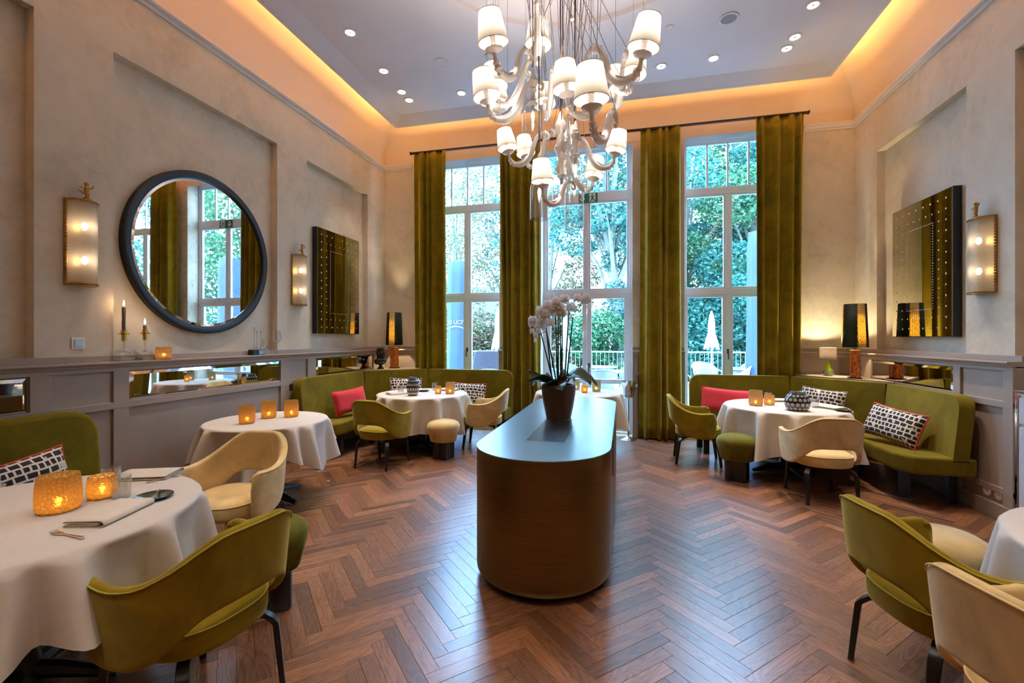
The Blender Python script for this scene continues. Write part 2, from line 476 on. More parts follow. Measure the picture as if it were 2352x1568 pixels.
class MB:
    """collects boxes, tubes, lathes and sheets; build() links them as ONE mesh object"""
    def __init__(self):
        self.v, self.f, self.uv = [], [], []
    def add(self, vs, fs, uvs=None):
        b = len(self.v)
        self.v += [tuple(p) for p in vs]
        for i, f in enumerate(fs):
            self.f.append(tuple(b + k for k in f))
            self.uv.append(uvs[i] if uvs else None)
        return self
    def box(self, x0, x1, y0, y1, z0, z1):
        vs = [(x0, y0, z0), (x1, y0, z0), (x1, y1, z0), (x0, y1, z0), (x0, y0, z1), (x1, y0, z1), (x1, y1, z1), (x0, y1, z1)]
        fs = [(3, 2, 1, 0), (4, 5, 6, 7), (0, 1, 5, 4), (1, 2, 6, 5), (2, 3, 7, 6), (3, 0, 4, 7)]
        return self.add(vs, fs)
    def prism(self, poly, z0, z1, axis='z'):
        """extrude a 2-D outline (counter-clockwise) along an axis: 'z' (x,y), 'x' (y,z) or 'y' (x,z)"""
        n = len(poly)
        def p3(a, b, h):
            return {'z': (a, b, h), 'x': (h, a, b), 'y': (a, h, b)}[axis]
        vs = [p3(a, b, z0) for a, b in poly] + [p3(a, b, z1) for a, b in poly]
        fs = [tuple(range(n))[::-1], tuple(range(n, 2 * n))] + [(i, (i + 1) % n, n + (i + 1) % n, n + i) for i in range(n)]
        return self.add(vs, fs)
    def grid(self, P, cu=False, cv=False, su=1.0, sv=1.0):
        nu, nv = len(P), len(P[0])
        vs = [p for row in P for p in row]
        fs, uvs = [], []
        for i in range(nu if cu else nu - 1):
            for j in range(nv if cv else nv - 1):
                i2, j2 = (i + 1) % nu, (j + 1) % nv
                fs.append((i * nv + j, i2 * nv + j, i2 * nv + j2, i * nv + j2))
                a, b = i / (nu if cu else nu - 1), (i + 1) / (nu if cu else nu - 1)
                c, d = j / (nv if cv else nv - 1), (j + 1) / (nv if cv else nv - 1)
                uvs.append([(a * su, c * sv), (b * su, c * sv), (b * su, d * sv), (a * su, d * sv)])
        return self.add(vs, fs, uvs)
    def lathe(self, prof, n=32, c=(0, 0, 0), su=1.0):
        P = []
        for i in range(n):
            a = 2 * pi * i / n
            P.append([(c[0] + r * cos(a), c[1] + r * sin(a), c[2] + z) for r, z in prof])
        return self.grid(P, cu=True, su=su)
    def tube(self, pts, r, n=8, closed=False, prof=None, caps=True):
        pts = [Vector(p) for p in pts]
        m = len(pts)
        rs = r if isinstance(r, (list, tuple)) else [r] * m
        if prof is None: prof = [(cos(2 * pi * k / n), sin(2 * pi * k / n)) for k in range(n)]
        n = len(prof)
        ring, nrm = [], None
        for i, p in enumerate(pts):
            if closed: d = pts[(i + 1) % m] - pts[i - 1]
            else: d = pts[min(i + 1, m - 1)] - pts[max(i - 1, 0)]
            d.normalize()
            if nrm is None:
                up = Vector((0, 0, 1)) if abs(d.z) < 0.9 else Vector((0, 1, 0))
                nrm = (up - d * up.dot(d)).normalized()
            else:
                nrm = (nrm - d * nrm.dot(d))
                if nrm.length < 1e-6: nrm = Vector((1, 0, 0)).cross(d)
                nrm.normalize()
            b = d.cross(nrm)
            ring.append([p + nrm * (a * rs[i]) + b * (c * rs[i]) for a, c in prof])
        self.grid(ring, cu=closed, cv=True)
        if caps and not closed:
            base = len(self.v)
            self.add([tuple(q) for q in ring[0]] + [tuple(q) for q in ring[-1]], [tuple(range(n)), tuple(range(2 * n - 1, n - 1, -1))])
        return self
    def ball(self, c, r, n=12, sq=(1, 1, 1)):
        P = []
        for i in range(n):
            a = 2 * pi * i / n
            P.append([(c[0] + r * sq[0] * cos(a) * sin(t), c[1] + r * sq[1] * sin(a) * sin(t), c[2] - r * sq[2] * cos(t)) for t in [pi * j / (n // 2 + 1) for j in range(n // 2 + 2)]])
        return self.grid(P, cu=True)
    def xf(self, mat):
        self.v = [tuple(mat @ Vector(p)) for p in self.v]
        return self
    def mesh(self, name, smooth=True, angle=40):
        me = bpy.data.meshes.new(name)
        me.from_pydata(self.v, [], self.f)
        if any(u is not None for u in self.uv):
            ul = me.uv_layers.new(name='UVMap')
            flat = []
            for f, u in zip(self.f, self.uv):
                if u is None: flat += [0.0, 0.0] * len(f)
                else:
                    for q in u: flat += q
            ul.data.foreach_set('uv', flat)
        me.update()
        me.validate()
        if smooth:
            me.polygons.foreach_set('use_smooth', [True] * len(me.polygons))
            try: me.set_sharp_from_angle(angle=radians(angle))
            except Exception: pass
        return me
    def build(self, name, mat, parent=None, smooth=True, angle=40, bevel=0, bseg=2, sub=0, solid=0, solid_off=0, **kw):
        me = self.mesh(name, smooth, angle)
        o = obj(name, me, mat, parent, **kw)
        if bevel or sub or solid: weld(me)
        if solid:
            md = o.modifiers.new('solid', 'SOLIDIFY'); md.thickness = solid; md.offset = solid_off
        if bevel:
            md = o.modifiers.new('bevel', 'BEVEL'); md.width = bevel; md.segments = bseg; md.limit_method = 'ANGLE'; md.angle_limit = radians(35)
            md.harden_normals = False
        if sub:
            md = o.modifiers.new('sub', 'SUBSURF'); md.levels = sub; md.render_levels = sub
        return o

import bmesh
def weld(me):
    bm = bmesh.new(); bm.from_mesh(me)
    bmesh.ops.remove_doubles(bm, verts=bm.verts, dist=1e-5)
    bmesh.ops.recalc_face_normals(bm, faces=bm.faces)
    bm.to_mesh(me); bm.free()

def tag(o, label=None, cat=None, group=None, kind=None):
    if label: o['label'] = label
    if cat: o['category'] = cat
    if group: o['group'] = group
    if kind: o['kind'] = kind
    return o

def obj(name, me, mat=None, parent=None, label=None, cat=None, group=None, kind=None, loc=None, rot=None):
    o = bpy.data.objects.new(name, me)
    COL.objects.link(o)
    if mat is not None:
        me.materials.clear()
        me.materials.append(mat if not isinstance(mat, str) else M[mat])
    if parent is not None: o.parent = parent
    if loc is not None: o.location = loc
    if rot is not None: o.rotation_euler = rot
    return tag(o, label, cat, group, kind)

def thing(name, label, cat, loc=(0, 0, 0), rz=0.0, group=None, kind=None):
    o = bpy.data.objects.new(name, None)
    o.empty_display_size = 0.1
    COL.objects.link(o)
    o.location = loc
    o.rotation_euler = (0, 0, rz)
    return tag(o, label, cat, group, kind)

def kids(o):
    return [c for c in ALLKIDS.get(o.name, [])]
ALLKIDS = {}
def dup(root, loc, rz=None, label=None, group=None):
    """copy a thing with its parts and sub-parts"""
    def cp(o, parent):
        c = o.copy()
        COL.objects.link(c)
        if parent is not None: c.parent = parent
        for ch in o.children: cp(ch, c)
        return c
    r = cp(root, None)
    r.location = loc
    if rz is not None: r.rotation_euler = (0, 0, rz)
    if label: r['label'] = label
    if group: r['group'] = group
    return r

def lamp(name, kind, loc, energy, col, parent=None, size=0.05, spot=None, blend=0.5, target=None):
    l = bpy.data.lights.new(name, kind)
    l.energy = energy
    l.color = col
    if kind in ('POINT', 'SPOT'): l.shadow_soft_size = size
    if kind == 'SPOT':
        l.spot_size = radians(spot); l.spot_blend = blend
    o = bpy.data.objects.new(name, l)
    COL.objects.link(o)
    if parent is not None: o.parent = parent
    o.location = loc
    if target is not None:
        d = Vector(target) - Vector(loc)
        o.rotation_euler = d.to_track_quat('-Z', 'Y').to_euler()
    return o

def spline(pts, n):
    """Catmull-Rom through points of any dimension"""
    P = [np.array(p, float) for p in pts]
    P = [2 * P[0] - P[1]] + P + [2 * P[-1] - P[-2]]
    out = []
    segs = len(P) - 3
    for k in range(n):
        t = k / (n - 1) * segs
        i = min(int(t), segs - 1); u = t - i
        a, b, c, d = P[i:i + 4]
        out.append(0.5 * ((2 * b) + (-a + c) * u + (2 * a - 5 * b + 4 * c - d) * u * u + (-a + 3 * b - 3 * c + d) * u ** 3))
    return out

def rounded(poly, r, n=5):
    """round the corners of a 2-D outline; r is one radius or one per corner"""
    m = len(poly); out = []
    rs = r if isinstance(r, (list, tuple)) else [r] * m
    for i in range(m):
        p, a, b = Vector(poly[i]), Vector(poly[i - 1]), Vector(poly[(i + 1) % m])
        if rs[i] <= 0: out.append(tuple(p)); continue
        u, w = (a - p), (b - p)
        k = min(rs[i], u.length * .49, w.length * .49)
        s, e = p + u.normalized() * k, p + w.normalized() * k
        for j in range(n + 1):
            t = j / n
            out.append(tuple((1 - t) ** 2 * s + 2 * t * (1 - t) * p + t * t * e))
    return out
# ------------------------------------------------------------------ floor: herringbone oak
floor = MB().box(XL - .4, XR + .6, YF - .2, D + .5, -0.12, -0.008).build('floor', 'subfloor', kind='structure', smooth=False)
PL, PW, PT = 0.488, 0.0752, 0.014
def plank_mb(mat=None):
    g, ch = 0.0004, 0.0009
    a, b = PL / 2 - g, PW / 2 - g
    vs = [(-a, -b, -PT), (a, -b, -PT), (a, b, -PT), (-a, b, -PT), (-a, -b, -ch), (a, -b, -ch), (a, b, -ch), (-a, b, -ch),
          (-a + ch, -b + ch, 0), (a - ch, -b + ch, 0), (a - ch, b - ch, 0), (-a + ch, b - ch, 0)]
    fs = [(8, 9, 10, 11)]
    for k in range(4):
        q = (k + 1) % 4
        fs += [(k, q, 4 + q, 4 + k), (4 + k, 4 + q, 8 + q, 8 + k)]
    return vs, fs
def plank_uv(vs, fs):
    return [[(vs[i][0], vs[i][1]) for i in f] for f in fs]
_pv, _pf = plank_mb()
_puv = plank_uv(_pv, _pf)
planks = []
r2 = sqrt(0.5)
for j in range(-8, 7):
    for k in range(-140, 160):
        for vert in (0, 1):
            if vert: p0, q0 = k * PW + PL + PW / 2, (k + 1) * PW - PL / 2
            else: p0, q0 = k * PW + PL / 2, k * PW + PW / 2
            p0 += j * PL; q0 -= j * PL
            X, Y = (p0 - q0) * r2 - 0.118, (p0 + q0) * r2 + 3.0
            if XL + .06 < X < XR + .06 and YF + .15 < Y < D + .12 and Y > -1.0:
                planks.append((X, Y, radians(45 + 90 * vert)))
_sy, _cy = sin(YAW), cos(YAW)
def _seen(X, Y):
    dep = -_sy * X + _cy * Y
    if dep < 1.5: return None
    u = 1176 + 1050 * (_cy * X + _sy * Y) / dep
    v = 776 + 1050 * 1.5 / dep
    if not (-60 < u < 2412 and v < 1640): return None
    if X < -1.95 and Y < 2.2: return None                    # under the near table
    if -0.98 < X < -0.02 and 2.45 < Y < 5.5: return None     # under the console
    return dep
_near = sorted((d, i) for i, p in enumerate(planks) if (d := _seen(p[0], p[1])) is not None)[:300]
_pick = {i for _, i in _near}
plank_me = MB().add(_pv, _pf, _puv).mesh('plank', smooth=False)
rest = MB()
for i, (X, Y, a) in enumerate(planks):
    dz = RNG.uniform(-0.0007, 0.0003)
    if i in _pick:
        obj('plank', plank_me, None, floor, loc=(X, Y, dz), rot=(0, 0, a))
    else:
        c, s = cos(a), sin(a)
        rest.add([(X + c * x - s * y, Y + s * x + c * y, z + dz) for x, y, z in _pv], _pf, _puv)
plank_me.materials.append(M['plank'])
rest.build('planks', 'planks_far', floor, smooth=False, kind='stuff')

# ------------------------------------------------------------------ walls
def wall_left():
    b = MB()
    xr = XL - ND
    b.box(XL - .35, xr, YF - .3, D + .4, -.1, 5.6)
    for y0, y1 in ((2.334, 2.853), (4.667, 5.196), (6.664, D + .05)):
        b.box(xr, XL, y0, y1, 1.26, 3.835)
    b.box(xr, XL, YF, .55, 1.26, 3.835)
    b.box(xr, XL, YF, D + .05, 3.835, 4.6)
    b.box(xr, XL, YF, D + .05, 0, 1.26)
    return b.build('wall_left', 'plaster', kind='structure', smooth=False)
def wall_right():
    b = MB()
    xr = XR + ND
    b.box(xr, XR + .35, YF - .3, D + .4, -.1, 5.6)
    for y0, y1 in ((4.56, 5.102), (6.637, D + .05)):
        b.box(XR, xr, y0, y1, 1.26, 3.83)
    b.box(XR, xr, YF, 1.6, 0, 3.83)
    b.box(XR, xr, YF, D + .05, 3.83, 4.6)
    b.box(XR, xr, 4.47, D + .05, 0, 1.26)
    return b.build('wall_right', 'plaster', kind='structure', smooth=False)
WL, WR = wall_left(), wall_right()

OPEN = {'window_1': (-3.25, -1.96), 'door_1': (-1.28, .13), 'window_2': (.88, 2.17)}
HEAD = 4.60
def wall_back():
    b = MB()
    y0, y1 = D, D + .36
    for x0, x1 in ((XL - .3, -3.25), (-1.96, -1.28), (.13, .88), (2.17, XR + .3)):
        b.box(x0, x1, y0, y1, -.1, HEAD)
    b.box(XL - .3, XR + .3, y0, y1, HEAD, 5.6)
    b.box(-3.25, -1.96, y0, y1, -.1, .10)
    b.box(.88, 2.17, y0, y1, -.1, .10)
    b.box(-1.28, .13, y0, y1, -.1, .0)
    return b.build('wall_back', 'plaster', kind='structure', smooth=False)
WB = wall_back()
MB().box(XL - .35, XR + .35, YF - .35, YF, -.1, 5.6).build('wall_front', 'plaster', kind='structure', smooth=False)

# soffits of the window heads, with a small spot in each
for x0, x1 in OPEN.values():
    MB().box(x0, x1, D + .0, D + .36, HEAD - .015, HEAD + .001).build('soffit', 'white_frame', WB, smooth=False)
    s = MB().lathe([(0, 0), (.035, 0), (.04, -.006), (.03, -.012), (0, -.012)], 16, ((x0 + x1) / 2 + .1, D + .14, HEAD - .015)).build('soffit_spot', 'steel', WB)

# ------------------------------------------------------------------ ceiling: hung panel with a lit cove round it
def loop(o, z):
    return [(XL + o, YF + o, z), (XR - o, YF + o, z), (XR - o, D - o, z), (XL + o, D - o, z)]
def sweep(prof, name, mat, parent=None, kind=None, smooth=True):
    b = MB()
    P = [loop(o, z) for o, z in prof]
    P = [[P[i][j] for i in range(len(prof))] for j in range(4)]
    b.grid(P, cu=True)
    return b.build(name, mat, parent, smooth=smooth, kind=kind)
ceil = None
def ceiling():
    b = MB()
    o0, o1, z0, z1 = .46, .68, 4.89, 4.985
    cx, cy, r = -.42, 3.6, 1.53
    # fascia with a small moulding, raking border, flat field with a round opening
    prof = [(.50, 5.0), (.46, 5.0), (.46, 4.925), (.475, 4.925), (.475, 4.905), (.46, 4.905), (.46, z0), (.50, z0), (.50, z0 + .004), (o1, z1)]
    P = [loop(o, z) for o, z in prof]
    b.grid([[P[i][j] for i in range(len(prof))] for j in range(4)], cu=True)
    n = 96
    ring, edge = [], []
    x0, x1, y0, y1 = XL + o1, XR - o1, YF + o1, D - o1
    for i in range(n):
        a = 2 * pi * i / n
        dx, dy = cos(a), sin(a)
        t = min(((x1 - cx) / dx if dx > 1e-9 else (x0 - cx) / dx if dx < -1e-9 else 1e9), ((y1 - cy) / dy if dy > 1e-9 else (y0 - cy) / dy if dy < -1e-9 else 1e9))
        ring.append((cx + r * dx, cy + r * dy, z1))
        edge.append((cx + t * dx, cy + t * dy, z1))
    # true corners of the rectangle
    for X, Y in ((x0, y0), (x0, y1), (x1, y0), (x1, y1)):
        k = round(atan2(Y - cy, X - cx) / (2 * pi) * n) % n
        edge[k] = (X, Y, z1)
    b.grid([[ring[i], edge[i]] for i in range(n)], cu=True)
    dome = [(r, z1), (r - .01, z1 + .04), (r - .16, z1 + .045), (r - .2, z1 + .06)] + [(rr, z1 + .06 + .16 * (1 - (rr / 1.33) ** 2)) for rr in (1.2, .95, .65, .3, 0.02)]
    b.lathe(dome, n, (cx, cy, 0))
    return b.build('ceiling', 'ceiling', kind='structure', angle=20)
ceil = ceiling()
MB().box(XL - .35, XR + .35, YF - .35, D + .4, 5.45, 5.6).build('ceiling_slab', 'cove', ceil, smooth=False)
sweep([(0.0, 4.47), (.012, 4.62), (.045, 4.77), (.10, 4.91), (.18, 5.04), (.29, 5.15), (.43, 5.23), (.6, 5.28), (.8, 5.3)], 'cove', 'cove', ceil)
sweep([(.53, 5.005), (.53, 5.02), (.57, 5.02), (.57, 5.005)], 'cove_light_strip', 'cove_led', ceil, smooth=False)

# cornice moulding under the cove; it stops at the window heads
CPROF = [(0, 4.385), (.012, 4.385), (.018, 4.40), (.018, 4.415), (.04, 4.425), (.05, 4.44), (.05, 4.462), (.042, 4.472), (0, 4.472)]
def run(prof, side, a0, a1):
    """a moulding profile (out from the wall, z) run along one wall"""
    b = MB()
    P = []
    for a in (a0, a1):
        if side == 'left': P.append([(XL + o, a, z) for o, z in prof])
        elif side == 'right': P.append([(XR - o, a, z) for o, z in prof])
        else: P.append([(a, D - o, z) for o, z in prof])
    b.grid(P, cv=True)
    n = len(prof)
    b.add(P[0] + P[1], [tuple(range(n)), tuple(range(2 * n - 1, n - 1, -1))])
    return b
run(CPROF, 'left', YF, D).build('trim_1', 'cornice', kind='structure', smooth=False)
run(CPROF, 'right', YF, D).build('trim_2', 'cornice', kind='structure', smooth=False)
run(CPROF, 'back', XL, -3.5).build('trim_3', 'cornice', kind='structure', smooth=False)
run(CPROF, 'back', 2.46, XR).build('trim_4', 'cornice', kind='structure', smooth=False)

# ------------------------------------------------------------------ wainscot: rails, stiles, recessed panels, cap
WD = .075   # how far the panelling stands off the wall
def wbox(side, a0, a1, z0, z1, o0, o1):
    b = MB()
    if side == 'left': b.box(XL + o0, XL + o1, a0, a1, z0, z1)
    elif side == 'right': b.box(XR - o1, XR - o0, a0, a1, z0, z1)
    else: b.box(a0, a1, D - o1, D - o0, z0, z1)
    return b
def wainscot(side, wall, a0, a1, stiles, holes):
    wbox(side, a0, a1, 0, 1.27, 0, WD - .02).build('wainscot', 'paint_grey', wall, smooth=False)
    wa = [o for o in COL.objects if o.name.startswith('wainscot')][-1]
    for z0, z1, nm in ((0, .13, 'plinth_rail'), (.93, .985, 'rail'), (1.232, 1.27, 'rail')):
        wbox(side, a0, a1, z0, z1, WD - .02, WD + (.012 if z0 == 0 else 0)).build(nm, 'paint_grey', wa, smooth=False, bevel=.003)
    wbox(side, a0, a1, .22, .27, WD - .02, WD).build('rail', 'paint_grey', wa, smooth=False, bevel=.003)
    for s0, s1 in stiles:
        wbox(side, s0, s1, .13, 1.235, WD - .02, WD - .0005).build('stile', 'paint_grey', wa, smooth=False, bevel=.003)
    cap = [(0, 1.262), (WD + .004, 1.262), (WD + .014, 1.272), (WD + .014, 1.282), (WD + .034, 1.29), (WD + .04, 1.297), (WD + .04, 1.307), (WD + .034, CAPZ), (0.0, CAPZ)]
    run(cap, side, a0, a1).build('cap', 'paint_grey', wa, smooth=False)
    wbox(side, a0, a1, CAPZ, CAPZ + .048, 0.0, .016).build('upstand', 'paint_grey', wa, smooth=False, bevel=.003)
    return wa
wainscot('left', WL, YF + .02, D, [(2.27, 2.40), (2.80, 2.92), (4.64, 4.78), (5.12, 5.28), (6.72, 6.84), (.4, .55), (7.12, 7.2)], None)
wainscot('right', WR, 4.47, D, [(4.47, 4.57), (5.06, 5.15), (6.62, 6.74), (7.12, 7.2)], None)
wainscot('back', WB, XL + WD, -3.25, [(-3.96, -3.86), (-3.33, -3.25)], None)
wainscot('back', WB, -1.96, -1.28, [(-1.96, -1.88), (-1.36, -1.28)], None)
wainscot('back', WB, .13, .88, [(.13, .21), (.80, .88)], None)
wainscot('back', WB, 2.17, XR - WD, [(2.17, 2.26), (2.78, 2.86), (2.94, 3.0)], None)

# shelf ledges in the two corners behind the banquettes
MB().prism([(XL + WD + .002, 6.36), (-3.93, 6.35), (-3.18, 7.07), (-3.18, D - WD - .002), (XL + WD + .002, D - WD - .002)], .955, 1.0).build('corner_ledge', 'paint_grey', WL, smooth=False, bevel=.004)
MB().prism([(XR - WD - .002, D - WD - .002), (2.30, D - WD - .002), (2.30, 6.99), (2.985, 6.085), (XR - WD - .002, 6.085)], .955, 1.0).build('corner_ledge', 'paint_grey', WR, smooth=False, bevel=.004)

# bevelled mirror strips let into the panelling
def strip_mirror(side, a0, a1, z0, z1, label):
    o = .012
    b = MB()
    e = .028
    def p(a, z, d):
        if side == 'left': return (XL + WD - .02 + d, a, z)
        return (XR - WD + .02 - d, a, z)
    T = thing('strip_mirror', label, 'mirror', p((a0 + a1) / 2, z0, 0))
    off = Vector(T.location)
    q = lambda *x: tuple(Vector(p(*x)) - off)
    out = [(a0, z0), (a1, z0), (a1, z1), (a0, z1)]
    inn = [(a0 + e, z0 + e), (a1 - e, z0 + e), (a1 - e, z1 - e), (a0 + e, z1 - e)]
    fl = (lambda f: f) if side == 'right' else (lambda f: f[::-1])
    MB().add([q(a, z, .0158) for a, z in inn] + [q(a, z, .001) for a, z in inn], [fl((0, 3, 2, 1)), (4, 5, 6, 7)] + [(i, (i + 1) % 4, 4 + (i + 1) % 4, 4 + i) for i in range(4)]).build('mirror_plate', 'mirror', T, smooth=False)
    MB().add([q(a, z, .004) for a, z in out] + [q(a, z, .016) for a, z in inn] + [q(a, z, .0) for a, z in out],
             [(i, (i + 1) % 4, 4 + (i + 1) % 4, 4 + i) for i in range(4)] + [(8 + i, 8 + (i + 1) % 4, (i + 1) % 4, i) for i in range(4)]).build('bevel_edge', 'mirror_clear', T, smooth=False)
strip_mirror('left', 2.93, 4.63, .99, 1.225, 'long facet-edged mirror strip in the grey panelling under the round mirror')
strip_mirror('left', 5.30, 6.71, .99, 1.23, 'facet-edged mirror strip in the panelling beside the black bust')
strip_mirror('left', .6, 2.26, .99, 1.225, 'facet-edged mirror strip in the panelling above the nearest green banquette')
strip_mirror('right', 5.16, 6.61, .99, 1.225, 'facet-edged mirror strip in the panelling behind the banquette by the burl lamp')

# ------------------------------------------------------------------ windows and French door
FY0, FY1 = D + .24, D + .31
def fbox(b, x0, x1, z0, z1, y0=FY0, y1=FY1): return b.box(x0, x1, y0, y1, z0, z1)
def pane(parent, x0, x1, z0, z1):
    MB().box(x0, x1, D + .272, D + .276, z0, z1).build('pane', 'pane', parent, smooth=False)
def handle(parent, x, z, y=FY0, mat='dark_metal', h=.12):
    b = MB().box(x - .014, x + .014, y - .008, y, z - .035, z + .035)
    b.tube([(x, y, z), (x, y - .045, z)], .009, 8)
    b.tube([(x, y - .045, z + .012), (x, y - .045, z - h)], .009, 8)
    b.build('handle', mat, parent)
def opening_frame(name, x0, x1, kind):
    W = thing(name, None, None, (0, 0, 0), kind='structure')
    mid = (x0 + x1) / 2
    door = kind == 'door'
    ztop, zt0, zt1, zm0, zm1 = 4.52, 3.676, 3.756, 2.16, 2.243
    if door: ztop, zt0, zt1, zm0, zm1 = 4.56, 3.694, 3.816, 2.20, 2.266
    f = .05 if door else .035
    mh = .03
    b = MB()
    fbox(b, x0, x0 + f, .0 if door else .1, HEAD - .015); fbox(b, x1 - f, x1, .0 if door else .1, HEAD - .015)
    fbox(b, x0 + f, x1 - f, ztop - .06, HEAD - .015)
    fbox(b, x0 + f, x1 - f, zt0, zt1); fbox(b, x0 + f, x1 - f, zm0, zm1)
    fbox(b, mid - mh, mid + mh, zm1, zt0)
    if not door:
        fbox(b, mid - mh, mid + mh, .1, zm0)
        fbox(b, x0 + f, x1 - f, .1, .2)
    b.build('frame', 'white_frame', W, smooth=False, bevel=.006)
    # top light sash with glazing bars
    s = MB(); e = .03
    a0, a1, c0, c1 = x0 + f, x1 - f, zt1, ztop - .06
    fbox(s, a0, a0 + e, c0, c1, FY0 + .012, FY1 - .01); fbox(s, a1 - e, a1, c0, c1, FY0 + .012, FY1 - .01)
    fbox(s, a0 + e, a1 - e, c0, c0 + e, FY0 + .012, FY1 - .01); fbox(s, a0 + e, a1 - e, c1 - e, c1, FY0 + .012, FY1 - .01)
    ts = s.build('sash', 'white_frame', W, smooth=False, bevel=.004)
    nb = 4
    for k in range(nb):
        p0 = a0 + e + (a1 - a0 - 2 * e) * k / nb; p1 = a0 + e + (a1 - a0 - 2 * e) * (k + 1) / nb
        pane(ts, p0, p1, c0 + e, c1 - e)
        if k: fbox(MB(), p0 - .013, p0 + .013, c0 + e, c1 - e, D + .255, D + .293).build('glazing_bar', 'white_frame', ts, smooth=False, bevel=.003)
    def sash(p0, p1, q0, q1, e=.03, name='sash', split=None, y0=FY0 + .012):
        s = MB()
        fbox(s, p0, p0 + e, q0, q1, y0, FY1 - .01); fbox(s, p1 - e, p1, q0, q1, y0, FY1 - .01)
        fbox(s, p0 + e, p1 - e, q0, q0 + (e if name == 'sash' else .24), y0, FY1 - .01); fbox(s, p0 + e, p1 - e, q1 - e, q1, y0, FY1 - .01)
        if split: fbox(s, p0 + e, p1 - e, split[0], split[1], y0, FY1 - .01)
        so = s.build(name, 'white_frame', W, smooth=False, bevel=.004)
        lo = q0 + (e if name == 'sash' else .24)
        if split:
            pane(so, p0 + e, p1 - e, lo, split[0]); pane(so, p0 + e, p1 - e, split[1], q1 - e)
        else: pane(so, p0 + e, p1 - e, lo, q1 - e)
        return so
    for p0, p1 in ((x0 + f, mid - mh), (mid + mh, x1 - f)):
        sash(p0, p1, zm1, zt0)
    if door:
        for i, (p0, p1) in enumerate(((x0 + f, mid - .003), (mid + .003, x1 - f))):
            lf = sash(p0, p1, .02, zm0, .07, 'door_leaf', (.77, .84), FY0 + .006)
            if i == 0:
                k = MB().box(p1 - .055, p1 - .02, FY0 - .012, FY0 + .006, 1.42, 1.70)
                k.ball((p1 - .038, FY0 - .02, 1.56), .018, 10, (1, .8, 3.2))
                k.build('espagnolette', 'ceramic', lf)
            else:
                handle(lf, p0 + .035, 1.06, FY0 + .006)
    else:
        for i, (p0, p1) in enumerate(((x0 + f, mid - mh), (mid + mh, x1 - f))):
            so = sash(p0, p1, .2, zm0, .045)
        handle(W, mid, 1.30)
    # opener at the head
    MB().box(mid - .02, mid + .22, FY0 - .03, FY0 + .0, ztop - .035, ztop - .01).build('head_opener', 'white_plastic', W, bevel=.003)
    return W
opening_frame('window_1', *OPEN['window_1'], 'window')
opening_frame('door_1', *OPEN['door_1'], 'door')
opening_frame('window_2', *OPEN['window_2'], 'window')

# emergency exit sign on the transom of the door
def exit_sign():
    T = thing('exit_sign', 'green and white emergency exit sign over the terrace door', 'sign', (-.552, D + .225, 3.672))
    w, h = .30, .152
    MB().box(-w / 2, w / 2, -.006, .014, 0, h).build('board', 'sign_green', T, smooth=False, bevel=.003)
    y0, y1 = -.0105, -.006
    a = MB()
    a.prism([(-.104, .082), (-.104, .128), (-.080, .128), (-.080, .082)], y0, y1, 'y')
    a.prism([(-.092, .02), (-.135, .066), (-.118, .082), (-.092, .052), (-.066, .082), (-.049, .066)], y0, y1, 'y')
    a.build('arrow', 'sign_white', T, smooth=False)
    MB().box(.022, .118, y0, y1, .01, h - .01).build('doorway_symbol', 'sign_white', T, smooth=False)
    m = MB()
    yy0, yy1 = -.0145, -.0105
    m.prism([(.064 + .012 * cos(k * pi / 6), .121 + .012 * sin(k * pi / 6)) for k in range(12)], yy0, yy1, 'y')
    for quad in ([(.052, .104), (.074, .108), (.084, .066), (.062, .06)], [(.064, .068), (.084, .072), (.104, .036), (.092, .03)], [(.092, .042), (.104, .036), (.100, .014), (.090, .016)],
                 [(.062, .074), (.08, .066), (.058, .032), (.046, .04)], [(.046, .04), (.056, .032), (.034, .018), (.028, .028)],
                 [(.052, .104), (.058, .096), (.036, .084), (.032, .092)], [(.032, .094), (.042, .086), (.034, .064), (.026, .07)], [(.074, .108), (.078, .098), (.098, .088), (.102, .096)], [(.098, .096), (.104, .088), (.112, .102), (.106, .108)]):
        m.prism(quad, yy0, yy1, 'y')
    m.prism([(.112, .014), (.132, .014), (.132, .034), (.112, .034)], -.0135, -.0095, 'y')
    m.build('running_figure', 'sign_green', T, smooth=False)
exit_sign()

